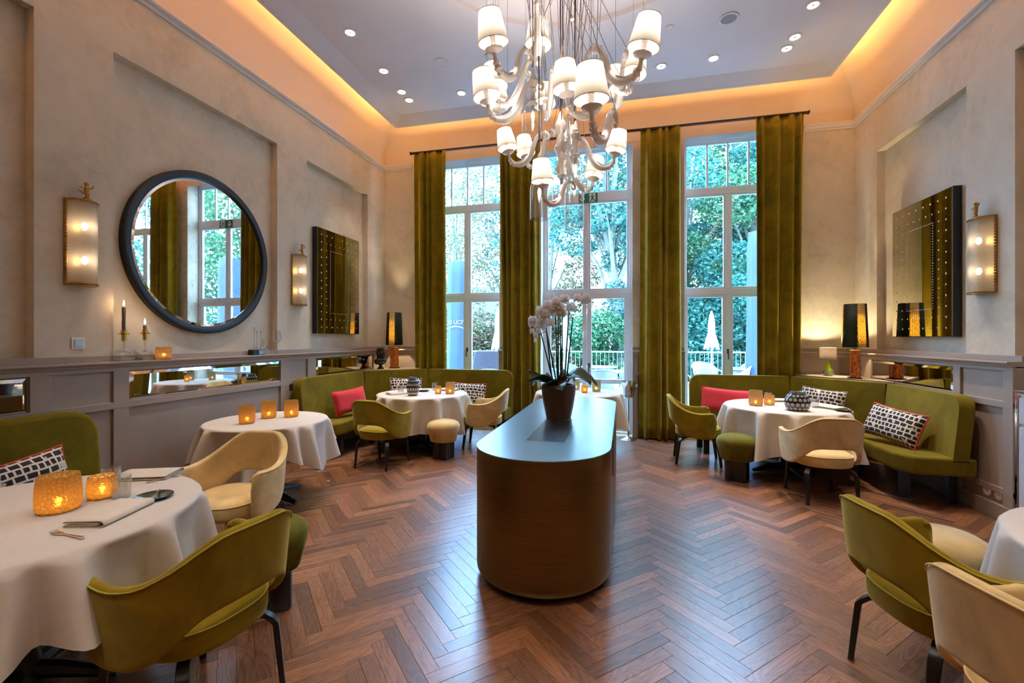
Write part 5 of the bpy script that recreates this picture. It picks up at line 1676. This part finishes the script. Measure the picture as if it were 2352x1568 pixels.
# ------------------------------------------------------------------ chandelier of hung ceramic arms, glass bells and cables
def chandelier():
    CX, CY = -.43, 3.60
    T = thing('chandelier', 'large chandelier of white ceramic arms, fabric shades and glass bells hung on cables', 'chandelier', (CX, CY, 4.9))
    loc0 = Vector((CX, CY, 4.9))
    rr = random.Random(5)
    def ceil_z(x, y):
        r = sqrt((x - CX) ** 2 + (y - CY) ** 2)
        return 4.985 + .06 + .16 * (1 - (r / 1.33) ** 2) if r < 1.3 else 4.985
    def cable(p, q, rad, mat, wob=0.0):
        pts = []
        n = 7 if wob else 2
        ph = rr.uniform(0, 6)
        for i in range(n):
            t = i / (n - 1)
            k = sin(pi * t)
            c = Vector(p).lerp(Vector(q), t) + Vector((wob * k * sin(ph + 5 * t), wob * k * cos(ph * 1.7 + 4 * t), 0))
            pts.append(tuple(c - loc0))
        MB().tube(pts, rad, 6).build('cable', mat, T)
    lamps = [(-.885, 3.078, 3.566, 1), (-.68, 3.694, 3.90, 1), (.132, 3.223, 3.466, 1), (.083, 4.034, 3.751, 1), (-1.046, 3.45, 3.399, 1), (-1.088, 3.852, 3.694, 1), (-1.128, 4.10, 3.66, 1),
             (-.415, 3.45, 3.376, 1), (-.188, 2.785, 2.93, 1), (-.071, 4.30, 3.78, 1), (-.753, 4.45, 3.80, 1),
             (-.911, 3.586, 3.036, 0), (-.819, 3.866, 3.095, 0), (-.06, 3.691, 2.978, 0), (-.568, 3.258, 2.631, 0), (-.236, 3.802, 2.836, 0), (-.47, 4.105, 3.242, 0), (-.459, 4.005, 3.02, 0)]
    # arms that run sideways in the photograph instead of towards the middle
    turn = {1: radians(-60), 7: radians(-75), 8: radians(-35), 14: radians(-15), 9: radians(40), 2: radians(10), 0: radians(15)}
    meshes = {}
    for i, (x, y, zz, up) in enumerate(lamps):
        k = 1.0 if up else .76
        ang = atan2(CY - y, CX - x) + turn.get(i, 0)
        base = Vector((x, y, zz)) - loc0
        tilt = radians(11 if i not in turn else (12 if i in (0, 2) else 5))
        key = up
        if key not in meshes:
            path = spline([(0, 0, -.075), (0, 0, -.11), (.012, 0, -.155), (.055, 0, -.195), (.115, 0, -.208), (.18, 0, -.185), (.232, 0, -.135), (.272, 0, -.06), (.312, 0, .005), (.365, 0, .045), (.42, 0, .045), (.452, 0, .008), (.435, 0, -.028), (.408, 0, -.012)], 44)
            rads = spline([(.013,), (.015,), (.020,), (.025,), (.029,), (.030,), (.028,), (.025,), (.022,), (.019,), (.017,), (.014,), (.011,), (.008,)], 44)
            rads = [float(q[0]) for q in rads]
            m = MB()
            m.tube([tuple(p * k) for p in path], [q * k for q in rads], 12)
            for t, s in ((5, .021), (7, .024), (9, .020), (30, .022), (33, .021)):       # leaf knobs on the arm
                for a in range(5):
                    c = path[t] * k; d = (path[t + 1] - path[t - 1]); d = Vector(d).normalized()
                    n1 = d.orthogonal().normalized(); n2 = d.cross(n1)
                    q = Vector(c) + (n1 * cos(a * 2 * pi / 5) + n2 * sin(a * 2 * pi / 5)) * rads[t] * k * .75
                    m.ball(tuple(q), s * k * .62, 8)
            # an acanthus leaf lying along the lower bend
            lf = []
            for j in range(9):
                t = 10 + j; c = path[t] * k
                d = Vector(path[t + 1] - path[t - 1]).normalized(); n1 = Vector((0, 1, 0)); n2 = d.cross(n1)
                w = .026 * k * sin(pi * (j + 1) / 10)
                lf.append([tuple(Vector(c) + n2 * s * (rads[t] * k + .006 * k) * 1.0 + n1 * a) for a, s in ((-w, .86), (0, 1.12), (w, .86))])
            m.grid(lf)
            meshes[key] = dict(
                arm=m.mesh('lamp_arm', True, 60),
                pan=MB().lathe([(.001, -.088), (.014, -.086), (.018, -.07), (.04, -.058), (.060, -.046), (.064, -.040), (.058, -.040), (.02, -.048), (.001, -.048)], 28).xf(Matrix.Scale(k, 4)).mesh('drip_pan'),
                sleeve=MB().lathe([(.001, -.05), (.018, -.05), (.02, -.035), (.016, -.03), (.019, -.015), (.016, -.01), (.018, .01), (.016, .03), (.021, .036), (.021, .048), (.001, .05)], 16).xf(Matrix.Scale(k, 4)).mesh('candle_sleeve'),
                shade=MB().lathe([(.1075 * k, 0), (.0775 * k, .20 * k)], 36).mesh('shade'),
                trim=None, bulb=MB().ball((0, 0, .085 * k), .022 * k, 10, (1, 1, 1.5)).mesh('bulb'))
            tm, t2, t3 = MB(), MB(), []
            tm.tube([(.1078 * k * cos(2 * pi * q / 36), .1078 * k * sin(2 * pi * q / 36), 0) for q in range(36)], .0028, 6, closed=True)
            t2.tube([(.0778 * k * cos(2 * pi * q / 36), .0778 * k * sin(2 * pi * q / 36), .20 * k) for q in range(36)], .0022, 6, closed=True)
            for a in range(3):
                t3.append(MB().tube([(.018 * k * cos(a * 2.1), .018 * k * sin(a * 2.1), .04 * k), (.104 * k * cos(a * 2.1), .104 * k * sin(a * 2.1), .012 * k)], .0012, 4).mesh('shade_spoke'))
            meshes[key]['trim'] = tm.mesh('lower_rim'); meshes[key]['wire'] = t2.mesh('upper_rim')
            for q in t3: q.materials.append(M['shade_trim'])
            meshes[key]['spokes'] = t3
            for nm, mt in (('arm', 'ceramic'), ('pan', 'ceramic'), ('sleeve', 'ceramic'), ('shade', 'shade'), ('trim', 'shade_trim'), ('wire', 'shade_trim'), ('bulb', 'bulb')):
                meshes[key][nm].materials.append(M[mt])
        mm = meshes[key]
        A = obj('lamp_arm', mm['arm'], None, T, loc=base, rot=(0, -tilt, ang))
        obj('drip_pan', mm['pan'], None, A); obj('candle_sleeve', mm['sleeve'], None, A)
        obj('shade', mm['shade'], None, A); obj('lower_rim', mm['trim'], None, A); obj('upper_rim', mm['wire'], None, A)
        for q in mm['spokes']: obj('shade_spoke', q, None, A); obj('bulb', mm['bulb'], None, A)
        lamp('shade_light', 'POINT', (0, 0, .11 * k), P_SHADE * (1 if up else .7), WARMW, A, .03)
        cable((x, y, zz + .2 * k - .01), (x, y, ceil_z(x, y)), .0012, 'wire')
        e = .42 * k
        ex, ey = x + e * cos(ang), y + e * sin(ang)
        tx, ty = CX + rr.uniform(-.5, .5), CY + rr.uniform(-.45, .45)
        cable((ex, ey, zz + .12 * k), (tx, ty, ceil_z(tx, ty)), .0024, 'cable', rr.uniform(.015, .05))
    # glass bells, each under a turned ceramic finial
    bells = [(-.693, 3.537, 3.348, .088, .255, .28), (-.473, 3.590, 2.775, .072, .20, .42), (-.366, 3.616, 2.935, .088, .29, .27), (-.635, 3.50, 2.735, .071, .31, .20), (-.385, 3.70, 2.83, .078, .46, .30)]
    for i, (x, y, zt, r, h, fh) in enumerate(bells):
        p = Vector((x, y, zt)) - loc0
        q = fh / .28
        F = obj('finial', None, None, T) if False else None
        prof = [(.001, -.02), (.022, -.02), (.034, -.008), (.040, 0), (.022, .012), (.016, .05), (.020, .08), (.030, .105), (.018, .125), (.036, .15), (.040, .17), (.022, .19), (.026, .205), (.014, .225), (.016, .245), (.006, .28), (.001, .285)]
        n = 24
        P = []
        for a in range(n):
            t = 2 * pi * a / n
            row = []
            for rad, z_ in prof:
                fl = 1 + (.06 * cos(8 * t) if .13 < z_ < .2 or z_ < .02 else 0)
                row.append((rad * fl * cos(t), rad * fl * sin(t), z_ * (q if z_ > 0 else 1)))
            P.append(row)
        F = MB().grid(P, cu=True).build('finial', 'ceramic', T, loc=p)
        glass = [(.016, -.012), (r * .45, -.016), (r * .78, -r * .35), (r * .95, -r * .75), (r, -r * 1.2), (r, -h), (r + .001, -h - .003)]
        MB().lathe(glass, 40).build('glass_bell', 'smoke_glass' if i == 3 else 'clear_glass', F)
        MB().tube([(r * cos(2 * pi * a / 40), r * sin(2 * pi * a / 40), -h) for a in range(40)], .0016, 5, closed=True).build('glass_rim', 'clear_glass', F)
        MB().lathe([(.001, -.015), (.014, -.015), (.014, -.065), (.009, -.07), (.001, -.07)], 14).build('bulb_socket', 'steel', F)
        MB().lathe([(.001, -.068), (.009, -.078), (.014, -.10), (.010, -.13), (.003, -.155), (.0005, -.16)], 14).build('bulb', 'bulb', F)
        cable((x, y, zt + fh), (x + rr.uniform(-.04, .04), y + rr.uniform(-.04, .04), ceil_z(x, y)), .0046, 'dark_cable', .006)
        cable((x, y, zt + fh * .9), (x + rr.uniform(-.2, .2), y + rr.uniform(-.2, .2), ceil_z(x, y) - .01), .0022, 'cable', .03)
    # a turned column on the axis and loose cables round it
    col = [(.001, 0), (.018, 0), (.03, .02), (.05, .05), (.03, .09), (.02, .14), (.034, .18), (.05, .22), (.03, .27), (.036, .29), (.02, .32), (.044, .36), (.05, .40), (.024, .45), (.012, .5), (.001, .52)]
    MB().lathe(col, 24, (-.485 - CX, 3.62 - CY, 2.79 - 4.9)).build('column', 'ceramic', T)
    cable((-.485, 3.62, 3.3), (-.485, 3.62, 5.18), .005, 'dark_cable')
    for k in range(20):
        a, q = rr.uniform(0, 2 * pi), rr.uniform(.03, .34)
        x, y = CX + q * cos(a), CY + q * sin(a)
        x2, y2 = CX + q * 1.6 * cos(a + .3), CY + q * 1.6 * sin(a + .3)
        cable((x, y, rr.uniform(2.95, 3.9)), (x2, y2, ceil_z(x2, y2)), rr.choice([.0016, .002, .0028]), 'cable', rr.uniform(.0, .05))
    MB().lathe([(.001, .30), (.10, .30), (.10, .27), (.085, .262), (.001, .262)], 28).build('ceiling_rose', 'white_plastic', T)
chandelier()
# ------------------------------------------------------------------ terrace and garden outside
TZ = .08
MB().box(-14, 16, D + .37, 15.6, -.3, TZ).build('terrace', 'stone', kind='structure', smooth=False)
MB().box(-40, 45, 15.6, 60, -1.2, -.7).build('ground', 'lawn', kind='structure', smooth=False)

def railing(pts):
    T = thing('terrace_railing', 'pale painted metal railing along the terrace edge', 'railing', (0, 0, TZ))
    for (x0, y0), (x1, y1) in zip(pts[:-1], pts[1:]):
        L = sqrt((x1 - x0) ** 2 + (y1 - y0) ** 2)
        for zz, w in ((1.0, .022), (.10, .016)):
            MB().tube([(x0, y0, zz), (x1, y1, zz)], w, 4, prof=[(1, .8), (-1, .8), (-1, -.8), (1, -.8)]).build('rail', 'rail_white', T, smooth=False)
        n = max(2, int(L / .125))
        for k in range(n + 1):
            t = k / n
            x, y = x0 + (x1 - x0) * t, y0 + (y1 - y0) * t
            post = k % 14 == 0
            w = .02 if post else .010
            if post: MB().box(x - w, x + w, y - w, y + w, 0, 1.0).build('post', 'rail_white', T, smooth=False)
            else: obj('baluster', BAL, None, T, loc=(x, y, 0))
BAL = MB().box(-.006, .006, -.006, .006, .10, 1.0).mesh('baluster', False)
BAL.materials.append(M['rail_white'])
railing([(-6.6, 9.6), (-5.2, 13.9), (8.6, 15.0)])

def parasol(loc, top, bot, r, label):
    """a closed parasol: folded canopy hanging in pleats round its pole"""
    T = thing('closed_parasol', label, 'parasol', loc, 0, 'closed white parasols on the terrace')
    MB().tube([(0, 0, .05), (0, 0, top - loc[2] - .03)], .024, 10).build('pole', 'umbrella', T)
    MB().prism(rounded([(-.26, -.26), (.26, -.26), (.26, .26), (-.26, .26)], .04, 3), 0, .07).build('base', 'stone', T, bevel=.01)
    n = 64; P = []
    H = top - bot
    for i in range(n):
        a = 2 * pi * i / n
        row = []
        for t, q in ((0, .10), (.03, .22), (.10, .36), (.25, .46), (.45, .50), (.53, .44), (.60, .52), (.80, .80), (.97, 1.04), (1.0, 1.0)):
            pl = 1 + .22 * cos(8 * a) * min(1, t * 1.6)
            rr_ = r * q * pl
            row.append((rr_ * cos(a), rr_ * sin(a), top - loc[2] - H * t - (.05 * cos(8 * a) if t > .95 else 0)))
        P.append(row)
    MB().grid(P, cu=True).build('canopy', 'umbrella', T, angle=80)
    MB().tube([(r * .47 * cos(2 * pi * k / 24), r * .47 * sin(2 * pi * k / 24), top - loc[2] - H * .53) for k in range(24)], .012, 6, closed=True).build('tie_band', 'umbrella', T)
    MB().ball((0, 0, top - loc[2] + .01), .03, 10).build('finial', 'umbrella', T)
parasol((-3.34, 12.05, TZ), 2.29, 1.20, .15, 'closed white parasol beside the brown wicker sofa')
parasol((-1.55, 12.49, TZ), 2.15, 1.20, .135, 'closed white parasol seen behind the orchid stems')
parasol((2.34, 13.44, TZ), 2.20, 1.22, .165, 'closed white parasol behind the banquette with the two lamps')
def covered(loc, h, w, label, text=False):
    T = thing('covered_parasol', label, 'parasol', loc)
    n = 48; P = []
    for i in range(n):
        a = 2 * pi * i / n
        row = []
        for t in np.linspace(0, 1, 12):
            c, s = cos(a), sin(a)
            e = .55
            r1 = w * (.92 + .10 * t - (.10 if t < .02 else 0))
            x = r1 * math.copysign(abs(c) ** e, c); y = r1 * .8 * math.copysign(abs(s) ** e, s)
            k = .02 * sin(5 * a + 6 * t) * t + .014 * sin(13 * a + 3 * t)
            row.append((x * (1 + k * 2), y * (1 + k * 2), h * (1 - t) + .02))
        row.insert(0, (.02 * cos(a), .02 * sin(a), h + .07))
        P.append(row)
    MB().grid(P, cu=True).build('cover', 'cover_grey', T, angle=70)
    MB().prism([(-.3, -.3), (.3, -.3), (.3, .3), (-.3, .3)], 0, .06).build('foot', 'stone', T, smooth=False)
    if text:
        cu = bpy.data.curves.new('lettering', 'FONT')
        cu.body = 'U LICI\u00b0'; cu.size = .12; cu.extrude = .002; cu.align_x = 'CENTER'
        o = bpy.data.objects.new('lettering', cu); COL.objects.link(o)
        me = bpy.data.meshes.new_from_object(o); bpy.data.objects.remove(o)
        o = obj('lettering', me, 'umbrella', T)
        o.location = (.02, -w * .8 * 1.10, 1.72); o.rotation_euler = (pi / 2, 0, 0)
        b = MB()
        P = [[(x, -w * .8 * 1.10, 1.60 + .07 * sin(pi * (x + .22) / .46) + s * .014 * sin(pi * (x + .24) / .5)) for s in (-1, 1)] for x in np.linspace(-.22, .24, 14)]
        b.grid(P).build('swoosh', 'umbrella', T, solid=.004)
covered((-3.50, 9.45, TZ), 3.06, .24, 'tall parasol in a grey-blue cover filling one side of the window', True)
covered((2.93, 10.95, TZ), 3.7, .30, 'grey-blue covered parasol edge showing beside the curtain of the other window')

def wicker_chair(loc, rz, label):
    T = thing('wicker_chair', label, 'chair', loc, rz, 'white wicker terrace chairs')
    P = []
    for i in range(19):
        a = -pi * .5 + pi * 1.06 * (i / 18 - .5) * 1.0
        row = []
        u = abs(i / 9 - 1)
        zt = .82 - .20 * u ** 2.2
        for j in range(6):
            t = j / 5
            zz = .42 + (zt - .42) * t
            r = .25 + .045 * t
            row.append((r * cos(a), r * sin(a) - .02 - .05 * t * (1 - u), zz))
        P.append(row)
    MB().grid(P).build('backrest', 'wicker_white', T, angle=180, solid=.012)
    MB().tube([(p[-1][0], p[-1][1], p[-1][2]) for p in P], .016, 8).build('top_rim', 'wicker_white', T)
    for s in (-1, 1):
        MB().tube([(s * .295, .0, .64), (s * .31, .12, .63), (s * .30, .21, .56), (s * .275, .23, .40), (s * .26, .22, 0)], .015, 8).build('arm', 'wicker_white', T)
        MB().tube([(s * .21, -.2, .42), (s * .24, -.27, 0)], .014, 8).build('leg', 'wicker_white', T)
        MB().tube([(s * .26, .22, .16), (s * .235, -.25, .16)], .009, 6).build('stretcher', 'wicker_white', T)
    MB().lathe([(.001, .43), (.22, .43), (.25, .42), (.25, .395), (.22, .385), (.001, .385)], 28).build('seat', 'wicker_white', T)
    return T
def terrace_table(loc, label, r=.42):
    T = thing('terrace_table', label, 'table', loc, 0, 'pale terrace tables')
    MB().lathe([(.001, .70), (r, .70), (r + .01, .715), (r, .73), (.001, .73)], 36).build('tabletop', 'wicker_white', T)
    for k in range(4):
        a = k * pi / 2 + .5
        MB().tube([(.2 * cos(a), .2 * sin(a), .70), (.10 * cos(a), .10 * sin(a), .36), (.26 * cos(a), .26 * sin(a), 0)], .016, 8).build('leg', 'wicker_white', T)
wc = wicker_chair((-.42, 9.05, TZ), radians(8), 'white wicker chair closest to the door, its back behind the tall candle glass')
for x, y, a, l in ((-1.10, 11.3, -60, 'white wicker chair beyond the door, turned towards the railing table'), (-.05, 11.1, 100, 'white wicker chair right behind the lower door pane, facing the railing table'),
                   (-1.35, 9.5, -40, 'white wicker chair behind the orchid pot'), (1.95, 11.9, 200, 'white wicker chair under the closed parasol behind the window'), (1.15, 11.0, -75, 'white wicker chair at the curtain side of the far window'),
                   (2.35, 10.9, 95, 'white wicker chair in the window with the handle, near the covered parasol'), (3.05, 12.2, 150, 'white wicker chair by the railing next to the grey-blue cover'), (-2.55, 8.7, 10, 'white wicker chair whose rim shows above the banquette in front of the wicker sofa')):
    dup(wc, (x, y, TZ), radians(a), l)
terrace_table((-.58, 11.3, TZ), 'pale round terrace table at the railing behind the door')
terrace_table((-.35, 9.9, TZ), 'pale round terrace table between door and railing', .36)
terrace_table((2.75, 11.4, TZ), 'pale round terrace table in front of the covered parasol')
def wicker_sofa():
    T = thing('wicker_sofa', 'high-backed brown wicker sofa on the terrace beside the closed parasol', 'sofa', (-2.95, 10.35, TZ), radians(8))
    MB().prism(rounded([(-.62, .0), (.62, 0), (.46, 1.12), (-.46, 1.12)], .08, 4), -.07, .0, 'y').build('backrest', 'wicker_brown', T, angle=40, bevel=.02)
    MB().box(-.58, .58, 0, .62, .12, .42).build('seat', 'wicker_brown', T, bevel=.03)
    for s in (-1, 1): MB().box(s * .64 - .06, s * .64 + .06, -.05, .62, .0, .64).build('arm', 'wicker_brown', T, bevel=.03)
wicker_sofa()

# trees
def foliage_mesh(clumps, n, size, seed, name, flat=0.0):
    """n leaves scattered through ellipsoid clumps"""
    rg = np.random.default_rng(seed)
    cw = np.array([c[3] * c[4] * c[5] for c in clumps]) ** .67
    idx = rg.choice(len(clumps), n, p=cw / cw.sum())
    C = np.array(clumps)[idx]
    d = rg.normal(size=(n, 3)); d /= np.linalg.norm(d, axis=1)[:, None]
    rad = rg.uniform(.35, 1, n) ** .5
    p = C[:, :3] + d * rad[:, None] * C[:, 3:6]
    u = rg.normal(size=(n, 3)); u[:, 2] *= .5; u /= np.linalg.norm(u, axis=1)[:, None]
    w = rg.normal(size=(n, 3)); w -= u * (w * u).sum(1)[:, None]; w /= np.linalg.norm(w, axis=1)[:, None]
    s = size * rg.uniform(.6, 1.35, n)[:, None]
    a, b, c, e = p - u * s * .5, p + w * s * .28 , p + u * s * .5, p - w * s * .28
    nn = np.cross(u, w)
    b = b + nn * s * .12; e = e + nn * s * .12
    vs = np.stack([a, b, c, e], 1).reshape(-1, 3)
    me = bpy.data.meshes.new(name)
    me.vertices.add(len(vs)); me.vertices.foreach_set('co', vs.ravel())
    me.loops.add(n * 6); me.polygons.add(n * 2)
    k = np.arange(n)[:, None] * 4
    li = (k + np.array([0, 1, 2, 0, 2, 3])[None]).ravel()
    me.loops.foreach_set('vertex_index', li.astype(np.int32))
    me.polygons.foreach_set('loop_start', np.arange(0, n * 6, 3, dtype=np.int32))
    me.update(calc_edges=True)
    return me
def tree(label, x, y, base, h, spread, n, size, mat, seed, trunk=.16, crown0=.3, lean=0.0, nclump=14, ivy=False, cat='tree', nm='tree'):
    rr = random.Random(seed)
    T = thing(nm, label, cat, (x, y, base), 0)
    top = h
    tp = [(0, 0, -.3), (lean * .2 + .05, 0, h * .25), (lean * .6, .1, h * .55), (lean, 0, h * .9)]
    pts = [tuple(map(float, q)) for q in spline(tp, 10)]
    if trunk > 0:
        MB().tube(pts, [trunk * (1 - .085 * i) for i in range(10)], 10).build('trunk', 'bark', T)
    cl = []
    for k in range(nclump):
        t = crown0 + (1 - crown0) * (k + .5) / nclump
        a = k * 2.4 + rr.uniform(-.4, .4)
        env = sin(pi * min(.97, (t - crown0) / (1 - crown0) * .82 + .16)) ** .7
        q = spread * env * rr.uniform(.35, .75)
        c = (lean * t + q * cos(a), q * sin(a), h * t)
        cr = spread * rr.uniform(.30, .48) * (.55 + .45 * env)
        cl.append((*c, cr, cr, cr * rr.uniform(.55, .8)))
        if trunk > 0:
            b0 = Vector(pts[min(9, int(t * 7))]); mid = b0.lerp(Vector(c), .5) + Vector((0, 0, .12 * spread))
            MB().tube([tuple(b0), tuple(mid), c], [trunk * .34, trunk * .22, trunk * .07], 6).build('branch', 'bark', T)
    me = foliage_mesh(cl, n, size, seed, 'foliage')
    obj('foliage', me, mat, T, kind='stuff')
    if ivy:
        cl2 = [(pts[i][0], pts[i][1], pts[i][2], .42, .42, .5) for i in range(0, 6)]
        obj('ivy', foliage_mesh(cl2, 3500, .11, seed + 1, 'ivy'), 'leaves_teal', T, kind='stuff')
    return T
tree('sparse autumn tree against the white sky behind the covered parasol', -8.4, 21, -.8, 11, 3.6, 9000, .15, 'leaves_autumn', 31, .16, .32, .6, 16)
tree('thin-leaved tree with bright sky showing through, behind the window by the blue cover', -5.6, 23.5, -.8, 13, 3.8, 10500, .15, 'leaves_teal', 32, .17, .40, -.4, 16)
tree('autumn tree with pinkish leaves behind the door panes', -3.4, 20.5, -.8, 9.0, 2.6, 12000, .14, 'leaves_autumn', 33, .13, .28, .3, 14)
tree('thick leaning trunk grown with ivy behind the door', -.1, 16.9, -.8, 11.5, 3.4, 20000, .15, 'leaves_teal', 34, .30, .50, -.7, 16, True)
tree('broad green tree filling the sky behind the curtain beside the ice bucket', 2.3, 20, -.8, 12.5, 3.9, 32000, .16, 'leaves_green', 35, .2, .12, .4, 20)
tree('tall teal-green tree behind the far window', 5.0, 19, -.8, 11.5, 3.2, 32000, .15, 'leaves_teal', 36, .2, .08, -.3, 20)
tree('wide dark tree at the curtain side of the far window', 7.6, 21.5, -.8, 13, 3.6, 24000, .17, 'leaves_green', 37, .2, .1, 0, 18)
tree('pale green tree reflected in the round mirror', 11.2, 20, -.8, 12, 4.2, 15000, .19, 'leaves_green', 38, .22, .15, .3, 18)
tree('slim green tree farther along the garden, seen only in reflections', 15.5, 19, -.8, 12, 4.4, 13000, .2, 'leaves_teal', 39, .24, .15, 0, 18)
for i, (x, y, w, h, n, mt, l) in enumerate(((-8.2, 17.2, 2.2, 3.9, 20000, 'leaves_autumn', 'rounded pinkish bush behind the brown wicker sofa and railing'), (-5.3, 17.6, 2.1, 3.9, 24000, 'leaves_autumn', 'rounded autumn bush behind the closed parasol at the wicker sofa'),
                                         (-2.9, 16.6, 1.7, 3.7, 14000, 'leaves_autumn', 'autumn bush behind the parasol and orchid stems'), (-.95, 16.4, 1.5, 3.4, 10000, 'leaves_green', 'layered green bush behind the door handle'),
                                         (1.0, 17.0, 1.7, 4.4, 12000, 'leaves_teal', 'dark blue-green bush behind the lower door pane'), (3.3, 17.0, 1.8, 4.6, 14000, 'leaves_teal', 'tall bush behind the parasol of the far window'),
                                         (5.6, 17.2, 1.9, 4.6, 12000, 'leaves_green', 'tall bush next to the covered parasol at the far window'), (8.6, 17.5, 2.3, 4.2, 9000, 'leaves_teal', 'bush farther along the railing, mostly hidden by the curtain'))):
    rr = random.Random(70 + i)
    cl = [(rr.uniform(-.6, .6) * w, rr.uniform(-.4, .4) * w, h * rr.uniform(.12, .86), w * .5, w * .45, h * .17) for _ in range(16)]
    B = thing('bush', l, 'bush', (x, y, -.7))
    for k in range(4): MB().tube([(.05 * k, 0, 0), (rr.uniform(-.4, .4), rr.uniform(-.2, .2), h * .4), (rr.uniform(-.7, .7) * w * .6, 0, h * .75)], [.04, .03, .012], 6).build('branch', 'bark', B)
    obj('foliage', foliage_mesh(cl, n, .13, 90 + i, 'foliage'), mt, B, kind='stuff')

def house():
    T = thing('house', 'distant house with a blue-grey roof under the autumn tree', 'house', (-13.0, 38, -.8))
    MB().box(-6, 6, 0, 8, 0, 4.0).build('wall', 'house_wall', T, smooth=False)
    MB().prism([(-6.5, 4.0), (6.5, 4.0), (5.2, 6.7), (-5.2, 6.7)], -.4, 8.4, 'y').build('roof', 'house_roof', T, smooth=False)
    for x in (-3.5, 0, 3.5):
        f = MB().box(x - .5, x + .5, -.05, .0, 1.4, 2.8).build('window', 'white_frame', T, smooth=False)
        MB().box(x - .42, x + .42, -.07, -.05, 1.48, 2.72).build('pane', 'mirror_dark', f, smooth=False)
    MB().box(1.5, 2.3, 3, 3.8, 5.5, 7.6).build('chimney', 'house_wall', T, smooth=False)
house()
